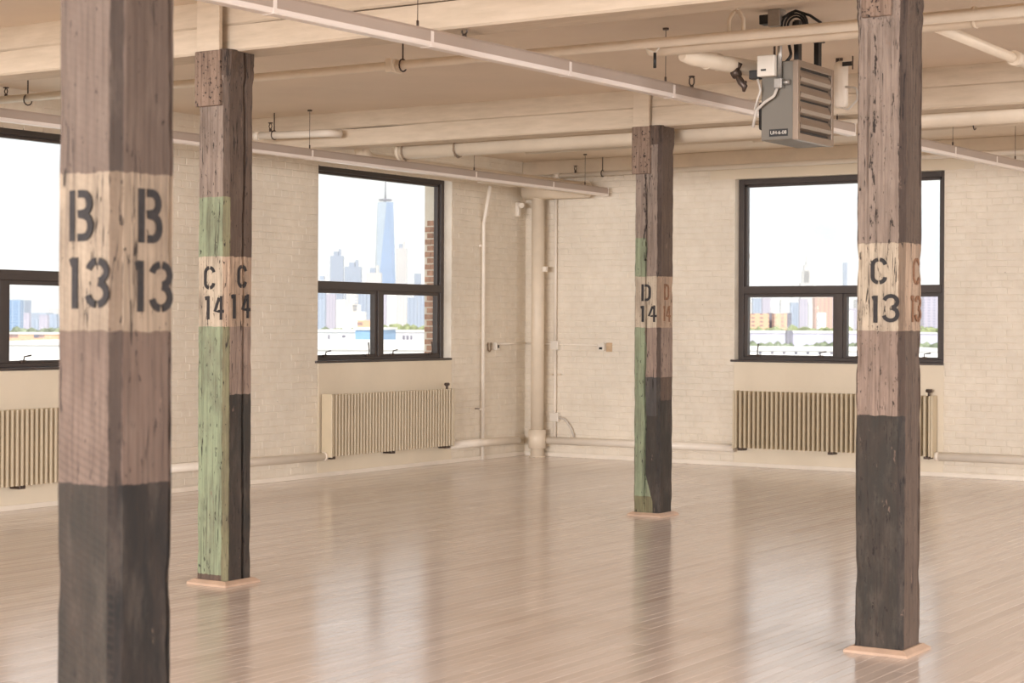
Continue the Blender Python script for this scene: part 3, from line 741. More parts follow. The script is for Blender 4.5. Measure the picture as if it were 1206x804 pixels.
# thin sprinkler pipes
def sprinkler_head(mb_pt, par, up=1):
    q = MB(); p = Vector(mb_pt)
    q.tube([p, p + Vector((0, 0, .028 * up))], .012, 8); q.tube([p + Vector((0, 0, .075 * up)), p + Vector((0, 0, .082 * up))], .022, 10)
    for s_ in (-1, 1): q.tube([p + Vector((.004 * s_, 0, .026 * up)), p + Vector((.017 * s_, 0, .05 * up)), p + Vector((.004 * s_, 0, .077 * up))], .0042, 5)
    q.build('sprinkler_head', M['bronze'], par)
def rod(par, a, b, h0, ring=.04):
    q = MB(); q.tube([W(a, b, h0 + ring), W(a, b, CEIL)], .0055, 6)
    q.tube([W(a, b + ring * math.cos(w), h0 + ring * math.sin(w)) for w in [k * math.pi / 6 for k in range(13)]], .0055, 5)
    q.build('hanger', M['bronze'], par)
B8, H8 = 8.0, 3.17
t = thing('sprinkler_pipe', 'long thin cream sprinkler pipe crossing the middle of the ceiling', 'pipe', W(4, B8, H8), 'sprinkler pipes')
MB().tube([W(-.0, B8, H8 + .02), W(8.6, B8, H8 - .015)], .029, 14).build('pipe', M['pipe'], t)
for a in (.66, 4.17): rod(t, a, B8, H8)
q = MB(); q.tube([W(4.06, B8, H8), W(4.13, B8, H8)], .043, 14); q.box(W(4.07, B8 + .06, H8 - .045), W(4.12, B8 - .06, H8 + .045), 0, .005); q.build('coupling', M['pipe'], t)
sprinkler_head(W(.42, B8, H8 + .03), t)
t = thing('sprinkler_pipe', 'cream sprinkler pipe along the wall above the right window, with capped left end', 'pipe', W(4, .13, 3.18), 'sprinkler pipes')
MB().tube([W(.5, .13, 3.165), W(9.5, .13, 3.20)], .026, 12).build('pipe', M['pipe_light'], t)
MB().tube([W(.47, .13, 3.165), W(.53, .13, 3.165)], .034, 12).build('end_cap', M['pipe_light'], t)
sprinkler_head(W(.74, .13, 3.19), t); rod(t, 1.09, .13, 3.17, .035); rod(t, 4.6, .13, 3.18, .035)
t = thing('sprinkler_pipe', 'cream sprinkler pipe between the D 14 beam and the right wall', 'pipe', W(4, 2.5, 3.2), 'sprinkler pipes')
MB().tube([W(1.6, 2.5, 3.19), W(9.0, 2.5, 3.21)], .028, 12).build('pipe', M['pipe'], t)
MB().tube([W(4.05, 2.5, 3.2), W(4.14, 2.5, 3.2)], .045, 12).build('coupling', M['pipe'], t); rod(t, 3.0, 2.5, 3.195); rod(t, 6.1, 2.5, 3.2)
t = thing('sprinkler_pipe', 'short white sprinkler pipe with a capped end beside the C 14 column', 'pipe', W(.9, 5.3, 3.13), 'sprinkler pipes')
MB().tube(path([W(.50, 5.25, 3.155), W(1.25, 5.14, 3.15), W(1.30, 5.03, 3.15)], .05), .034, 12).build('pipe', M['pipe_light'], t)
MB().tube([W(.50, 5.25, 3.155), W(.56, 5.245, 3.155)], .042, 12).build('coupling', M['pipe_light'], t)
sprinkler_head(W(.66, 5.22, 3.185), t); rod(t, .70, 5.215, 3.155)

# fat lagged pipe beside the heater and the branches from it
t = thing('steam_main', 'fat cream pipe running beside the long sprinkler pipe above the heater', 'pipe', W(7, 7.86, 3.165))
am = on_b(764, 50, 7.86)[0]
MB().tube([W(am, 7.86, 3.16), W(am + .03, 7.86, 3.16), W(12.0, 7.86, 3.18)], [.04, .054, .054], 18).build('pipe', M['pipe'], t)
for a in (7.9, 8.35): MB().tube([W(a, 7.86, 3.17), W(a + .02, 7.86, 3.17)], .060, 18).build('band', M['pipe'], t)
ya, yb = 6.52, 7.93
q = MB()
for s_ in (-1, 1): q.tube([W(ya + .045 * s_, yb, 3.17), W(ya + .045 * s_, yb, 3.27), W(ya + .02 * s_, yb, 3.31), W(ya, yb, 3.315)], .013, 6)
q.tube([W(ya, yb, 3.30), W(ya, yb, CEIL)], .007, 6); q.build('clevis_hanger', M['pipe'], t)
t = thing('branch_pipe', 'cream lagged branch pipe with a bronze drain valve feeding the heater', 'pipe', W(6.3, 7.6, 3.07))
a1_, a2_ = (6.12, 7.84), at_h(893, 82, 3.085)
MB().tube([W(a1_[0], a1_[1], 3.105), W(a1_[0] + .03, a1_[1] - .08, 3.098), W(a2_[0], a2_[1], 3.085), W(6.345, 6.7, 3.07)], [.034, .050, .050, .050], 18).build('pipe', M['pipe'], t)
for f_ in (.30, .45):
    k_ = [a1_[i] + (a2_[i] - a1_[i]) * f_ for i in (0, 1)]
    MB().tube([W(k_[0], k_[1], 3.095), W(k_[0] + .004, k_[1] - .014, 3.095)], .053, 18).build('band', M['pipe'], t)
vb = 7.42; va = on_b(868, 85, vb)[0]
def V(x, y): p_ = on_b(x, y, vb); return W(p_[0], vb, p_[1])
q = MB(); q.tube([V(872, 74), V(868, 82)], .016, 8); q.tube([V(863, 88), V(871, 84)], .030, 12); q.tube([V(868, 88), V(873, 97), V(877, 102), V(876, 108)], [.018, .024, .020, .009], 8)
q.tube([V(873, 97), V(879, 97)], .010, 8); q.build('drain_valve', M['bronze'], t)
t = thing('cross_pipe', 'cream pipe with a coupling crossing the ceiling right of the C 13 column', 'pipe', W(7.68, 7, 3.13))
MB().tube([W(7.69, 7.83, 3.14), W(7.72, 5.0, 3.12)], .032, 14).build('pipe', M['pipe'], t)
MB().tube([W(7.713, 6.57, 3.13), W(7.716, 6.48, 3.13)], .046, 14).build('coupling', M['pipe'], t)
t = thing('valve_handle', 'black lever handle hanging from the long sprinkler pipe', 'valve', W(5.72, 7.98, 3.13))
ha, hh0 = on_b(771.3, 80, 7.98); 
MB().tube([W(ha, 7.98, hh0), W(ha, 7.98, hh0 + .09)], .0095, 8).build('grip', M['black'], t)
MB().tube([W(ha - .07, 7.98, 3.145), W(ha - .02, 7.98, hh0 + .10), W(ha, 7.98, hh0 + .088), W(ha + .025, 7.98, hh0 + .115), W(ha + .03, 7.98, 3.14)], .0045, 6).build('bracket', M['white'], t)

# ------------------------------------------------------------------ strip lights
def strip_light(label, p0, p1, hz, joints, hangers, clips):
    (a0, b0), (a1, b1) = p0, p1
    t = thing('strip_light', label, 'light', W((a0 + a1) / 2, (b0 + b1) / 2, hz), 'suspended strip lights')
    d = Vector((a1 - a0, -(b1 - b0), 0)); L = d.length; d.normalize(); n = d.cross(Vector((0, 0, 1)))
    def pt(s, off, h): q = W(a0, b0, 0) + d * s + n * off; return Vector((q.x, q.y, h))
    def prism(nm, s0, s1, sec, mat):
        k = len(sec); vs = [pt(s0, o_, hz + h_) for o_, h_ in sec] + [pt(s1, o_, hz + h_) for o_, h_ in sec]
        return MB().add(vs, [(i, (i + 1) % k, (i + 1) % k + k, i + k) for i in range(k)] + [tuple(range(k - 1, -1, -1)), tuple(range(k, 2 * k))]).build(nm, mat, t)
    cuts = [0] + sorted(joints) + [L]
    for s0, s1 in zip(cuts, cuts[1:]):
        prism('housing', s0 + .001, s1 - .001, [(-.034, .0), (.034, .0), (.034, .052), (.026, .066), (-.026, .066), (-.034, .052)], M['housing'])
        prism('lens', s0 + .003, s1 - .003, [(-.029, -.026), (.029, -.026), (.034, -.018), (.034, .0), (-.034, .0), (-.034, -.018)], M['lens'])
    for s in joints: prism('joint_plate', s - .012, s + .012, [(-.0355, -.0275), (.0355, -.0275), (.0355, .054), (-.0355, .054)], M['lens'])
    for s in (0, L): prism('end_cap', s - .006, s + .006, [(-.035, -.027), (.035, -.027), (.035, .067), (-.035, .067)], M['lens'])
    for s in hangers:
        q = MB(); q.tube([pt(s, 0, hz + .06), pt(s, 0, hz + .10)], .007, 6); q.tube([pt(s, 0, hz + .1), pt(s, 0, CEIL)], .0022, 5); q.tube([pt(s, 0, CEIL - .012), pt(s, 0, CEIL)], .02, 8)
        q.build('hanger_wire', M['bronze'], t)
    for s in clips:
        q = MB(); c_ = pt(s, 0, hz + .066)
        q.tube([c_, c_ + Vector((0, 0, .02))], .012, 8)
        for g_ in (-1, 1): q.tube([c_ + n * .008 * g_ + Vector((0, 0, .018)), c_ + n * .017 * g_ + Vector((0, 0, .03)), c_ + n * .017 * g_ + Vector((0, 0, .06)), c_ + n * .008 * g_ + Vector((0, 0, .07))], .005, 5)
        q.tube([c_ + Vector((0, 0, .068)), c_ + Vector((0, 0, .078))], .02, 8); q.build('mounting_clip', M['bronze'], t)
    return t
def along(p0, p1, b): return (p0[1] - b) * math.hypot(p1[0] - p0[0], p1[1] - p0[1]) / (p0[1] - p1[1])
S2a, S2b = (1.115, 12.0), (1.115, .10)
strip_light('long white strip light hung across the corner window, ending near the corner', S2a, S2b, 2.945,
            [along(S2a, S2b, b) for b in (10.2, 7.8, 5.23, 2.7, 1.25)], [along(S2a, S2b, b) for b in (10.0, 7.6, 5.23, 2.69, .55)], [])
S1a, S1b = (5.56, 14.0), (5.90, 4.70)
strip_light('long white strip light passing over the room to the ceiling heater', S1a, S1b, 2.945,
            [along(S1a, S1b, b) for b in (12.3, 11.05, 9.87, 8.58, 7.40, 6.2)], [along(S1a, S1b, b) for b in (12.3, 9.95, 7.45, 4.95)], [along(S1a, S1b, b) for b in (9.55, 7.12)])

S3a, S3b = (5.915, 4.40), (6.05, .9)
strip_light('short white strip light right of the C 13 column, ending at the right wall', S3a, S3b, 2.945, [along(S3a, S3b, b) for b in (2.72, 1.75)], [along(S3a, S3b, b) for b in (4.1, 2.7, 1.2)], [])

# ------------------------------------------------------------------ unit heater
HA0, HA1, HB0, HB1, HH0, HH1 = 6.43, 6.672, 6.86, 7.40, 2.618, 3.092
t = thing('unit_heater', 'grey louvred unit heater hung from the ceiling beside the C 13 column', 'heater', W(6.55, 7.13, HH0))
MB().abox((HA0, HA1 - .03), (HB0, HB1), (HH0, HH1), 0, .006).build('housing', M['heater'], t)
fw = .032
q = MB()
q.abox((HA1 - .035, HA1), (HB1 - fw, HB1 + .003), (HH0 - .003, HH1 + .003), 0, .003); q.abox((HA1 - .035, HA1), (HB0 - .003, HB0 + fw), (HH0 - .003, HH1 + .003), 0, .003)
q.abox((HA1 - .035, HA1), (HB0 + fw, HB1 - fw), (HH0 - .003, HH0 + fw * 1.2), 0, .003); q.abox((HA1 - .035, HA1), (HB0 + fw, HB1 - fw), (HH1 - fw * 1.2, HH1 + .003), 0, .003)
q.build('louver_frame', M['louver'], t)
MB().abox((HA1 - .034, HA1 - .026), (HB0 + fw, HB1 - fw), (HH0 + fw, HH1 - fw)).build('dark_core', M['black'], t)
lh = (HH1 - HH0 - fw * 2.4 - .02) / 4
for k in range(4):
    z0 = HH0 + fw * 1.2 + .012 + k * lh; vs = []
    prof_ = [(-.022, z0 + .008), (-.002, z0 + .02), (.004, z0 + lh * .45), (-.006, z0 + lh * .72), (-.018, z0 + lh - .004), (-.024, z0 + lh - .004), (-.013, z0 + lh * .72), (-.004, z0 + lh * .45), (-.01, z0 + .022), (-.026, z0 + .012)]
    for b in (HB0 + fw + .012, HB1 - fw - .004): vs += [W(HA1 + o_, b, h_) for o_, h_ in prof_]
    MB().add(vs, [(i, (i + 1) % 10, (i + 1) % 10 + 10, i + 10) for i in range(10)] + [tuple(range(9, -1, -1)), tuple(range(10, 20))]).build('louver', M['louver'], t)
# label plate with its code
pl_ = MB().abox((6.485, 6.607), (HB1, HB1 + .004), (2.640, 2.684), 0, .001).build('label_plate', M['black'], t)
def text(body, size, loc, rx, rz, mat, par, nm='lettering'):
    cu = bpy.data.curves.new(nm, 'FONT'); cu.body = body; cu.size = size; cu.extrude = .0006; cu.align_x = 'CENTER'; cu.align_y = 'CENTER'
    o = bpy.data.objects.new(nm, cu); COL.objects.link(o); o.rotation_euler = (rx, 0, rz); o.location = loc
    dg = bpy.context.evaluated_depsgraph_get(); me = bpy.data.meshes.new_from_object(o.evaluated_get(dg)); mw = o.matrix_basis.copy()
    bpy.data.objects.remove(o); o = link(nm, me); me.materials.clear(); me.materials.append(mat); me.transform(mw)
    if par: o.parent = par; o.matrix_parent_inverse = root_inv(par)
    return o
text('UH-6-08', .030, W(6.546, HB1 + .0045, 2.662), R(90), 0, M['white'], pl_)
cb = MB().abox((6.435, 6.548), (HB1 + .003, HB1 + .075), (2.998, 3.125), 0, .006).build('control_box', M['white'], t)
MB().abox((6.462, 6.495), (HB1 + .075, HB1 + .078), (3.030, 3.042)).build('display', M['black'], cb)
MB().abox((6.365, 6.432), (HB1 - .02, HB1 + .04), (2.992, 3.045), 0, .004).build('junction_box', M['black'], t)
q = MB(); q.abox((6.535, 6.585), (HB1, HB1 + .05), (2.925, 2.985), 0, .004); q.tube([W(6.585, HB1 + .02, 2.96), W(6.625, HB1 + .02, 2.96)], .016, 8); q.build('conduit_body', M['steel'], t)
MB().tube([W(6.562, HB1 + .025, 2.98), W(6.562, HB1 + .025, CEIL)], .014, 10).build('conduit', M['steel'], t)
MB().tube(path([W(6.552, HB1 + .03, 2.935), W(6.53, HB1 + .035, 2.88), W(6.47, HB1 + .04, 2.845), W(6.41, HB1 + .03, 2.80), W(6.385, HB1 + .02, 2.70)], .03), .009, 8).build('flexible_conduit', M['cable'], t)
MB().tube(path([W(6.42, HB1 + .03, 2.99), W(6.44, HB1 + .03, 2.92), W(6.42, HB1 + .035, 2.86), W(6.40, HB1 + .03, 2.80)], .03), .008, 8).build('flexible_conduit', M['cable'], t)
q = MB(); q.abox((6.385, 6.43), (HB0 + .12, HB1 - .05), (2.69, 2.86), 0, .015); q.tube([W(6.39, 7.13, 2.78), W(6.36, 7.13, 2.78)], .07, 16); q.build('fan_motor', M['black'], t)
for b in (7.28, 6.98):
    q = MB(); q.abox((6.60, 6.63), (b - .024, b + .024), (HH1, CEIL)); q.build('hanger_strut', M['black'], t)
MB().abox((6.585, 6.645), (6.94, 7.32), (3.255, 3.285)).build('hanger_channel', M['black'], t)
for a, b in ((6.47, 7.3), (6.50, 7.0)):
    q = MB(); q.tube([W(a, b, HH1), W(a, b, CEIL)], .007, 6); q.tube([W(a, b, HH1), W(a, b, HH1 + .02)], .02, 6); q.build('threaded_rod', M['bronze'], t)
q = MB(); q.tube(path([W(6.60, HB1 - .1, CEIL - .01), W(6.575, HB1 - .08, 3.2), W(6.60, HB1 - .06, 3.13), W(6.57, HB1 - .05, HH1)], .04), .010, 8); q.build('power_cable', M['black'], t)
# ceiling junction box with a coil of cable, behind the pipes
t = thing('junction_box', 'grey junction box with coiled black cable on the ceiling above the heater', 'electrical box', W(6.75, 6.75, 3.27))
jb = at_h(913, 24, 3.29)
t.location = W(jb[0], jb[1], 3.25); ja, jc = jb
MB().abox((ja - .03, ja + .05), (jc - .05, jc + .04), (3.25, CEIL), 0, .005).build('box', M['steel'], t)
MB().abox((ja - .09, ja - .03), (jc - .04, jc + .03), (3.27, 3.325), 0, .004).build('cover', M['black'], t)
q = MB()
for k in range(3):
    q.tube([W(ja + .13 + (.05 + k * .016) * math.cos(w), jc + k * .008, 3.245 + (.055 + k * .014) * math.sin(w)) for w in [i * math.pi / 9 for i in range(10)]], .007, 6)
q.tube([W(ja + .05, jc, 3.30), W(ja + .13, jc, 3.335), W(ja + .22, jc, 3.30), W(ja + .29, jc, 3.25)], .009, 6); q.build('cable_coil', M['black'], t)
# upright drum beyond the heater with black tag
da, db = 6.50, 5.7
xx, vt = on_b(991, 72, 5.7); vz = on_b(991, 127, 5.7)[1]
t = thing('air_separator', 'upright cream vessel with a black tag hanging behind the heater', 'pipe fitting', W(xx, 5.7, 2.83))
t.location = W(xx, 5.7, vz)
q = MB(); q.tube([W(xx, 5.7, vz), W(xx, 5.7, vz + .02), W(xx, 5.7, vt - .03), W(xx, 5.7, vt - .008), W(xx, 5.7, vt)], [.03, .048, .048, .036, .018], 16); q.build('vessel', M['pipe_light'], t)
q = MB(); q.tube([W(xx - .028, 5.7, vt - .01), W(xx - .028, 5.7, vt + .03)], .014, 8); q.tube([W(xx, 5.7, vt - .005), W(xx, 5.7, vt + .05)], .012, 8); q.tube([W(xx, 5.7, vt + .04), W(xx, 5.7, CEIL)], .005, 6); q.build('fittings', M['bronze'], t)
MB().abox((xx + .03, xx + .10), (5.752, 5.757), (vt - .045, vt - .015), 0, .001).build('tag', M['black'], t)
MB().tube([W(xx + .104, 5.75, vt - .07), W(xx + .104, 5.75, CEIL)], .0045, 6).build('hanger_rod', M['bronze'], t)
MB().tube(path([W(xx, 5.7, vz + .01), W(xx + .06, 5.72, vz - .02), W(xx + .13, 5.72, vz + .05), W(xx + .12, 5.72, vz + .13), W(xx + .04, 5.72, vz + .14)], .03), .008, 8).build('loop_of_tube', M['cable'], t)

# ------------------------------------------------------------------ electrics near the corner
HO = 1.262
t = thing('outlet_conduit', 'white surface conduit with boxes and outlets on the corner walls', 'conduit', W(.42, .02, .43))
MB().tube([W(.424, .03, HO), W(.424, .03, 2.95)], .016, 8).build('conduit', M['pipe_light'], t)
MB().tube([W(.424, .03, .19), W(.424, .03, HO)], .016, 8).build('conduit', M['pipe_light'], t)
MB().abox((.375, .475), (0, .06), (HO - .05, HO + .05), 0, .006).build('junction_box', M['white'], t)
MB().abox((.37, .48), (0, .06), (.40, .50), 0, .006).build('junction_box', M['white'], t)
MB().tube([W(.03, .03, HO + .02), W(.99, .03, HO + .005)], .011, 8).build('conduit', M['pipe_light'], t)
MB().tube([W(.03, .03, HO + .02), W(.03, .60, HO + .015)], .011, 8).build('conduit', M['pipe_light'], t)
o = MB().abox((.99, 1.07), (0, .05), (HO - .055, HO + .03), 0, .006).build('outlet', M['white'], t)
MB().abox((1.01, 1.05), (.05, .052), (HO - .04, HO - .015)).build('socket', M['black'], o)
MB().abox((1.075, 1.15), (0, .004), (HO - .065, HO + .035)).build('raw_patch', paint('bare_plaster_patch', (196, 168, 136), .8, .1, 20), t)
o = MB().abox((0, .05), (.60, .67), (HO - .055, HO + .03), 0, .006).build('outlet', M['white'], t)
MB().abox((.05, .052), (.615, .645), (HO - .03, HO + .005)).build('socket', M['black'], o)
q = MB(); q.tube([W(.012, .72, HO + .03), W(.012, .72, HO - .05), W(.012, .75, HO - .07), W(.012, .78, HO - .05), W(.012, .78, HO + .03)], .008, 6); q.build('hook', M['old_pipe'], t)
for s_ in (-.05, .05):
    q = MB(); q.tube([W(.424 + s_ - .018, .02, .93), W(.424 + s_ + .018, .02, .93)], .012, 8); q.build('strap', M['pipe'], t)
MB().tube(path([W(.47, .03, .45), W(.56, .03, .43), W(.64, .03, .33), W(.68, .03, .23)], .06), .012, 8).build('flexible_conduit', M['cable'], t)
# conduit rising to the strip light on the left wall
t = thing('light_conduit', 'white vertical conduit on the left wall, bending towards the strip light', 'conduit', W(.03, .9, 0))
MB().tube(path([W(.03, .905, .0), W(.03, .905, 2.60), W(.14, on_a(577.5, 219, .14)[0], on_a(577.5, 219, .14)[1])], .14), .021, 10).build('conduit', M['pipe_light'], t)
for z in (.56, 2.36):
    q = MB(); q.abox((.0, .03), (.85, .96), (z - .012, z + .012), 0, .003); q.build('strap', M['pipe_light'], t)
MB().tube([W(.012, .93, .565), W(.06, 1.10, .575)], .006, 6).build('spike', M['bronze'], t)
tb = [on_a(x, 214, .14) for x in (566, 604)]
MB().abox((.10, .18), (tb[1][0], tb[0][0]), (tb[0][1] - .012, tb[0][1] + .022), 0, .004).build('tray', M['pipe_light'], t)
# small siren-like fitting by the riser
t = thing('alarm_fitting', 'small cream bell fitting on the left wall beside the riser top', 'alarm', W(.04, .2, 2.85))
q = MB(); q.abox((.0, .05), (.17, .23), (2.72, 2.88), 0, .01); q.tube([W(.04, .2, 2.86), W(.10, .24, 2.84)], .03, 10); q.build('body', M['pipe_light'], t)

# ------------------------------------------------------------------ the city outside
GZ = -22.0
def facade(name, wallc, winc, sx, sz, wx=.55, wz=.5, rough=.5):
    """far facade: window grid too fine to tell apart, laid out in the building's own metres"""
    t = NT(name); tc_ = t.n('TexCoord'); s_ = t.n('SeparateXYZ'); t.l(tc_.outputs['Object'], s_.inputs[0])
    u = t.math('ADD', s_.outputs[0], s_.outputs[1])
    fx = t.math('FRACT', t.math('DIVIDE', u, sx)); fz = t.math('FRACT', t.math('DIVIDE', s_.outputs[2], sz))
    m_ = t.math('MULTIPLY', t.math('LESS_THAN', fx, wx), t.math('LESS_THAN', fz, wz))
    t.l(t.mix(m_, lin(wallc), lin(winc)), t.b.inputs['Base Color']); t.b.inputs['Roughness'].default_value = rough; return t.m
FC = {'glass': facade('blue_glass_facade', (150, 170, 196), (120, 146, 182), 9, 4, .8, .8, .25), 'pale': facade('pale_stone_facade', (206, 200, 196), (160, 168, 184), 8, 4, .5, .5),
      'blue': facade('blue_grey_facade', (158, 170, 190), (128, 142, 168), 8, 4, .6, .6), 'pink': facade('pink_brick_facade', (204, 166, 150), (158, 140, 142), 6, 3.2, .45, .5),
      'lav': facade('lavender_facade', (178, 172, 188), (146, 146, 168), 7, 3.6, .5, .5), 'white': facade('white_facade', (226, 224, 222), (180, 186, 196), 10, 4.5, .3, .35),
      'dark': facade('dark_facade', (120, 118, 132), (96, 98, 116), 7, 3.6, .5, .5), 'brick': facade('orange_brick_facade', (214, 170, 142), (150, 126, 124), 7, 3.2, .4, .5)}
def site(x0, x1, y, D):
    p = far((x0 + x1) / 2, y, D); w = (x1 - x0) / F_PX * D
    return p, w
YAWC = math.atan2(right.y, right.x)
def tower(name, label, x0, x1, ytop, D, mat, group=None, cat='building', depth=None, turn=0.0, crown=None):
    p, w = site(x0, x1, ytop, D); dpt = depth or w * .9
    t = thing(name, label, cat, (p.x, p.y, GZ), group, None, YAWC + turn); t.location = Vector((p.x, p.y, GZ)) + fwd * dpt / 2
    def part(nm, u0, u1, v0, v1, z0, z1, mt):
        o = link(nm, MB().box((u0, v0, z0), (u1, v1, z1)).mesh(nm, mt), t); return o
    H = p.z - GZ
    body = part('block', -w / 2, w / 2, -dpt / 2, dpt / 2, 0, H, mat)
    for c in crown or []:                                        # (u0, u1, height fraction up, thing)
        u0, u1, dz, mt = c; part('crown', u0 * w, u1 * w, -dpt * .3, dpt * .3, H, H + dz, mt)
    return t

# the tall tapering tower with a mast
p, w = site(441, 467, 238, 6500); H = p.z - GZ
t = thing('skyscraper', 'tallest tapering blue glass tower with a mast, in the left window', 'building', (p.x, p.y, GZ), None, None, YAWC + R(12))
hw, tw = w * .46, w * .36
bt = [Vector((x * hw, y * hw, 0)) for x, y in ((-1, -1), (1, -1), (1, 1), (-1, 1))]; b2 = [q + Vector((0, 0, 60)) for q in bt]
tp = [Vector((x * tw, y * tw, H)) for x, y in ((0, -1), (1, 0), (0, 1), (-1, 0))]
GL1 = paint('tower_glass', (134, 160, 198), .18, .05, .02, 0); GL2 = paint('pale_tower_glass', (176, 192, 210), .25, .05, .02, 0)
link('base', MB().add(bt + b2, [(0, 1, 5, 4), (1, 2, 6, 5), (2, 3, 7, 6), (3, 0, 4, 7)]).mesh('base', GL2), t)
for i in range(4):
    j = (i + 1) % 4
    link('facet', MB().add([b2[i], b2[j], tp[i]], [(0, 1, 2)]).mesh('facet', GL1 if i != 3 else GL2), t)
    link('facet', MB().add([b2[j], tp[j], tp[i]], [(0, 1, 2)]).mesh('facet', GL2 if i in (2, 3) else GL1), t)
link('roof', MB().add(tp, [(0, 1, 2, 3)]).mesh('roof', GL2), t)
link('parapet_ring', MB().tube([(tw * .75 * math.cos(k * math.pi / 8), tw * .75 * math.sin(k * math.pi / 8), H + 8) for k in range(17)], 3.5, 6).mesh('parapet_ring', FC['dark']), t)
link('mast', MB().tube([(0, 0, H), (0, 0, H + 30), (0, 0, H + 115)], [4.5, 3.0, 1.2], 8).mesh('mast', FC['dark']), t)

LW = [  # x0, x1, ytop, D, kind, label
    (389, 404, 301, 5900, 'blue', 'blue grey slab tower with flat top, left in the left window skyline'),
    (406, 425, 314, 5600, 'blue', 'broad dark blue block beside the slab tower in the left window'),
    (431, 449, 321, 5300, 'pale', 'low pale tower with stepped top at the foot of the tallest tower'),
    (466.5, 479, 292, 6100, 'pale', 'slim white tower just right of the tallest glass tower'),
    (488, 496, 322, 6200, 'blue', 'small blue tower near the brick edge of the left window'),
    (497, 503, 310, 6400, 'white', 'thin white tower at the right edge of the left window'),
    (372, 388, 330, 5500, 'white', 'pale block at the far left of the left window skyline')]
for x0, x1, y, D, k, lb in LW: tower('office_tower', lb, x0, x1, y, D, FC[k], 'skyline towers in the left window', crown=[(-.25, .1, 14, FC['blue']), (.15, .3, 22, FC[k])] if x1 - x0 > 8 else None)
rr = random.Random(11)
ORD = ['first', 'second', 'third', 'fourth', 'fifth', 'sixth', 'seventh', 'eighth', 'ninth', 'tenth', 'eleventh', 'twelfth', 'thirteenth', 'fourteenth', 'fifteenth', 'sixteenth']
HUE = {'blue': 'blue grey', 'lav': 'lavender', 'pale': 'pale stone', 'white': 'whitish'}
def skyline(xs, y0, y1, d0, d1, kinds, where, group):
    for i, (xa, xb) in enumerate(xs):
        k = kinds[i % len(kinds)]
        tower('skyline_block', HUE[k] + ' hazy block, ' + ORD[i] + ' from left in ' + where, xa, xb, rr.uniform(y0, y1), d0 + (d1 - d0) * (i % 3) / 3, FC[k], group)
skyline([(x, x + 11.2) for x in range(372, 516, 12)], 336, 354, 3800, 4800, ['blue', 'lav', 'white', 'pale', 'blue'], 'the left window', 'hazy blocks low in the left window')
tower('stepped_building', 'white stepped building with a small peak in the lower left pane', 405, 430, 367, 2300, FC['white'], crown=[(-.25, .25, 9, FC['white']), (-.1, .12, 22, FC['pale'])])
tower('brick_block', 'pink brick block above the blue shed in the lower left pane', 421, 438, 377, 900, FC['brick'])
def shed(label, x0, x1, ytop, D, mat, wins=(), depth=40):
    p, w = site(x0, x1, ytop, D); H = p.z - GZ
    t = thing('warehouse', label, 'building', (p.x, p.y, GZ), None, None, YAWC)
    link('wall', MB().box((-w / 2, 0, 0), (w / 2, depth, H)).mesh('wall', mat), t)
    link('roof', MB().box((-w / 2 - .3, -.3, H), (w / 2 + .3, depth + .3, H + .4)).mesh('roof', paint('pale_roof', (222, 220, 218), .8)), t)
    for xa, xb, ya, yb in wins:
        k = D / F_PX; xc = (x0 + x1) / 2
        u0, u1 = (xa - xc) * k, (xb - xc) * k; z0, z1 = H - (yb - ytop) * k, H - (ya - ytop) * k
        o = link('window', MB().box((u0, -.12, z0), (u1, .05, z1)).mesh('window', FC['dark']), t)
    return t
BLUE = paint('blue_cladding', (132, 170, 208), .5, .05, .2, 0); WHT = paint('white_cladding', (232, 232, 232), .6, .03, .2, 0); GRY = paint('grey_cladding', (198, 198, 206), .6, .04, .2, 0)
shed('white warehouse wall with two small dark windows in the lower left pane', 366, 419, 391, 330, WHT, [(386.5, 388.5, 394, 399), (403, 407, 394.5, 397)])
shed('blue clad shed at the right of the lower left pane', 418.5, 448, 388.5, 300, BLUE, [(425, 433, 403, 407)])
shed('long grey white warehouse with three tall dark windows in the lower right pane', 452, 515, 391, 420, GRY, [(474.5, 477, 395, 402), (479, 481.5, 395, 402), (483.5, 485.5, 395, 402)])
shed('low blue annexe in front of the grey white warehouse', 452, 515, 404.5, 300, BLUE, [(484, 502, 403, 408)], 18)
shed('flat white roof nearest below the left window', 340, 525, 411.5, 170, WHT, (), 60)

RW = [(933.5, 938, 303, 7000, 'white', 'thin pale supertall tower, tallest in the right window'),
      (993.5, 998, 309, 7000, 'blue', 'thin blue supertall tower close to the C 13 column'),
      (960, 981, 350, 2600, 'pink', 'tall pink brick apartment tower in the right lower pane'),
      (963, 973, 368, 1900, 'white', 'white block standing before the pink brick tower'),
      (1088, 1106, 346, 2400, 'lav', 'lavender tower right of the C 13 column')]
for x0, x1, y, D, k, lb in RW: tower('apartment_tower' if D < 3000 else 'supertall_tower', lb, x0, x1, y, D, FC[k], None)
t = tower('stepped_skyscraper', 'stepped skyscraper with a needle spire in the right window', 943, 958, 333, 6800, FC['pale'], crown=[(-.32, .32, 45, FC['pale']), (-.2, .2, 68, FC['pale'])])
p, w = site(943, 958, 333, 6800)
link('spire', MB().tube([(0, 0, p.z - GZ + 60), (0, 0, p.z - GZ + 85), (0, 0, p.z - GZ + 130)], [6, 3, 1], 8).mesh('spire', FC['pale']), t)
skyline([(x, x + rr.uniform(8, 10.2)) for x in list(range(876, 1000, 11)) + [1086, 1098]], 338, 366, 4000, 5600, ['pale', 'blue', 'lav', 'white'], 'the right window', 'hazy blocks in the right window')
for x0, x1, lb in ((884, 906, 'left orange brick housing slab above the trees in the right window'), (912, 927, 'second orange brick housing slab above the trees in the right window')):
    tower('housing_slab', lb, x0, x1, 369, 1500, FC['brick'], 'orange brick housing slabs', depth=14)
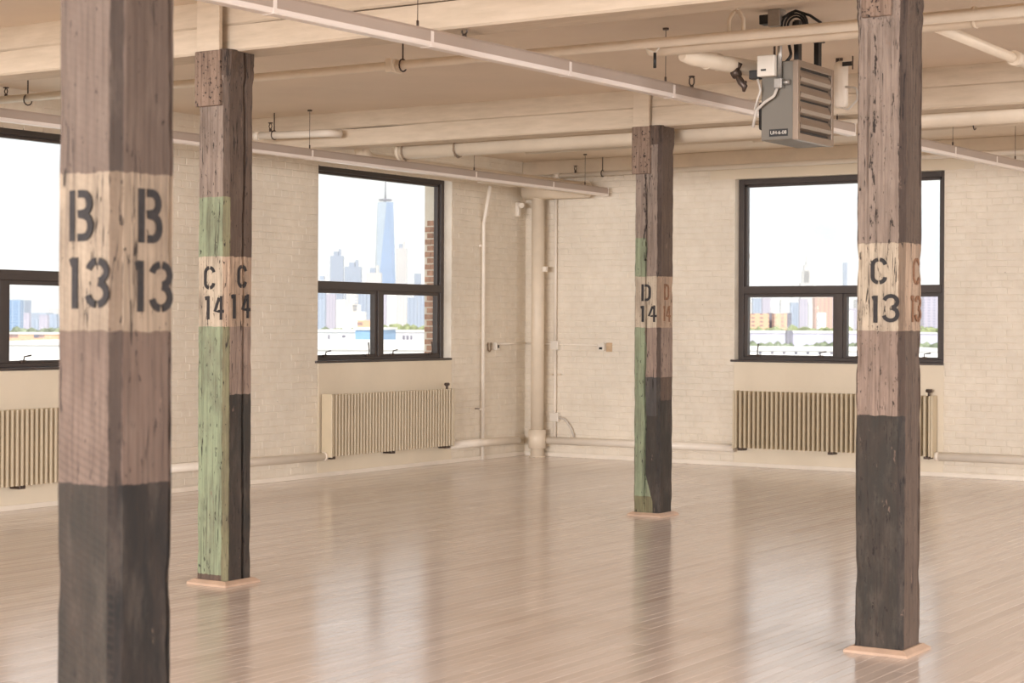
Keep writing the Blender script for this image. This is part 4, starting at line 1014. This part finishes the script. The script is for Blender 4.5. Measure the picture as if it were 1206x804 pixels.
for x0, x1, lb in ((905.5, 911.5, 'dark shaded gable between the two orange housing slabs'), (926.5, 932.5, 'dark shaded gable right of the second orange housing slab')):
    tower('housing_gable', lb, x0, x1, 368.5, 1520, FC['dark'], 'dark gables of the housing slabs', depth=14)  # slab ends in shade: the shade is put into the dark facade colour
shed('long lavender grey warehouse roof between the tree bands in the right window', 875, 1112, 392.5, 520, paint('lavender_cladding', (186, 184, 204), .6, .04, .2, 0), [], 120)
t = tower('loading_crane', 'black lattice crane between the tree bands in the right window', 927, 934, 389, 470, FC['dark'], None, 'crane', 3)
shed('low white buildings at the bottom of the right window', 870, 1112, 413, 260, WHT, [(x, x + 3, 414.5, 417) for x in range(880, 1000, 14)], 20)
# the rest of the far city: one low continuous band on both sides of what the windows show
mb = MB()
for x in range(-420, 1700, 17):
    D = rr.uniform(5200, 6400); p = far(x + rr.uniform(-5, 5), rr.uniform(352, 374), D); w = rr.uniform(50, 110) / 2
    ax = right * w; ay = fwd * w; bz = Vector((p.x, p.y, GZ)); tz = Vector((p.x, p.y, p.z))
    cs_ = [-ax - ay, ax - ay, ax + ay, -ax + ay]
    mb.add([bz + c for c in cs_] + [tz + c for c in cs_], [(0, 1, 5, 4), (1, 2, 6, 5), (2, 3, 7, 6), (3, 0, 4, 7), (4, 5, 6, 7)], rr.randrange(3))
tag(mb.build('distant_city', [FC['lav'], FC['blue'], FC['pale']]), 'low continuous band of hazy far city along the horizon', 'city', None, 'stuff')
# third window, far left
tower('glass_tower', 'blue glass tower in the lower pane of the window at the left edge', 8, 24, 353, 2500, FC['glass'], crown=None)
skyline([(x, x + 10) for x in (1, 24.5, 35, 46, 57)], 366, 376, 3000, 3600, ['blue', 'lav'], 'the window at the left edge', 'hazy blocks at the left edge')
shed('long pink brick warehouse in the window at the left edge', -10, 90, 393.5, 480, FC['brick'], [(26, 28, 400, 404), (32, 34, 400, 404), (40, 46, 393.8, 397.5)], 30)
shed('white roofs below the window at the left edge', -10, 90, 406, 240, WHT, (), 50)

# summer haze over the river and the far city
hz = NT('city_haze'); hz.t.nodes.remove(hz.b); vs_ = hz.n('VolumeScatter', Density=.00007, Anisotropy=.0); vs_.inputs['Color'].default_value = (.97, .98, 1, 1)
hz.l(vs_.outputs[0], hz.out.inputs['Volume'])
c_ = W(CAM_A, CAM_B, 0); q = MB(); vs = [c_ + fwd * d_ + right * r_ + Vector((0, 0, z_)) for z_ in (GZ - 3, 700) for d_, r_ in ((1200, -1500), (1200, 1500), (9500, 5000), (9500, -5000))]
q.add(vs, [(3, 2, 1, 0), (4, 5, 6, 7), (0, 1, 5, 4), (1, 2, 6, 5), (2, 3, 7, 6), (3, 0, 4, 7)])
tag(q.build('haze', hz.m), 'pale summer haze veiling the far city', 'haze', None, 'stuff')

# trees: bands of foliage too far away to count
def leafmat(name, rgb): return paint(name, rgb, .8, .3, .15, 0)
def treeline(label, x0, x1, ytop, D, n, size, mat):
    mb = MB(); bm = bmesh.new(); bmesh.ops.create_icosphere(bm, subdivisions=1, radius=1); bv = [v.co.copy() for v in bm.verts]; bf = [[v.index for v in f.verts] for f in bm.faces]; bm.free()
    for i in range(n):
        x = x0 + (x1 - x0) * (i + rr.random()) / n; p = far(x, ytop + rr.uniform(-.8, 2), D * rr.uniform(.93, 1.07)); r = size * rr.uniform(.6, 1.3)
        top = p.z - r * .3
        for k in range(4):
            c = Vector((p.x + rr.uniform(-r, r) * .7, p.y + rr.uniform(-r, r) * .7, top - rr.uniform(0, 1.2) * r))
            mb.add([c + Vector((v.x, v.y, v.z * .8)) * r * rr.uniform(.5, .8) * (1 + .25 * noise.noise(v * 2 + c)) for v in bv], bf)
        mb.tube([(p.x, p.y, GZ), (p.x, p.y, top)], r * .1, 5)
    o = mb.build('treeline', mat); tag(o, label, 'trees', None, 'stuff'); return o
G1 = leafmat('sunlit_leaves', (146, 154, 112)); G2 = leafmat('grey_green_leaves', (134, 144, 118))
treeline('continuous far band of trees along the horizon below the city', -420, 1700, 387, 1090, 170, 5, G2)
treeline('upper band of bright green trees in the right window', 868, 1115, 385.5, 1000, 60, 5.0, G1)
treeline('lower band of grey green trees in the right window', 868, 1115, 403.5, 330, 60, 2.0, G2)
treeline('green trees behind the grey warehouse in the left window', 448, 515, 381.5, 800, 12, 4.5, G1)
treeline('dark trees behind the white warehouse in the left window', 366, 448, 387, 690, 12, 3.2, G2)
treeline('row of trees behind the pink warehouse at the left edge', -5, 90, 386, 900, 16, 4.5, G2)
treeline('green bushes before the pink warehouse at the left edge', 14, 44, 408, 300, 7, 1.3, G1)

gmat = paint('city_ground', (205, 203, 198), .9, .15, .01, 0)
g = MB(); c0 = W(-150, -150, 0)
P = [Vector((-40, 3000, GZ)), Vector((-40, -800, GZ)), Vector((-14000, -3000, GZ)), Vector((-14000, 14000, GZ)), Vector((6000, 14000, GZ)), Vector((3000, 30, GZ)), Vector((-40, 30, GZ))]
g.add([Vector((-14000, -6000, GZ)), Vector((8000, -6000, GZ)), Vector((8000, 14000, GZ)), Vector((-14000, 14000, GZ))], [(0, 1, 2, 3)])
tag(g.build('ground', gmat), 'pale city ground far below the windows', None, None, 'structure')
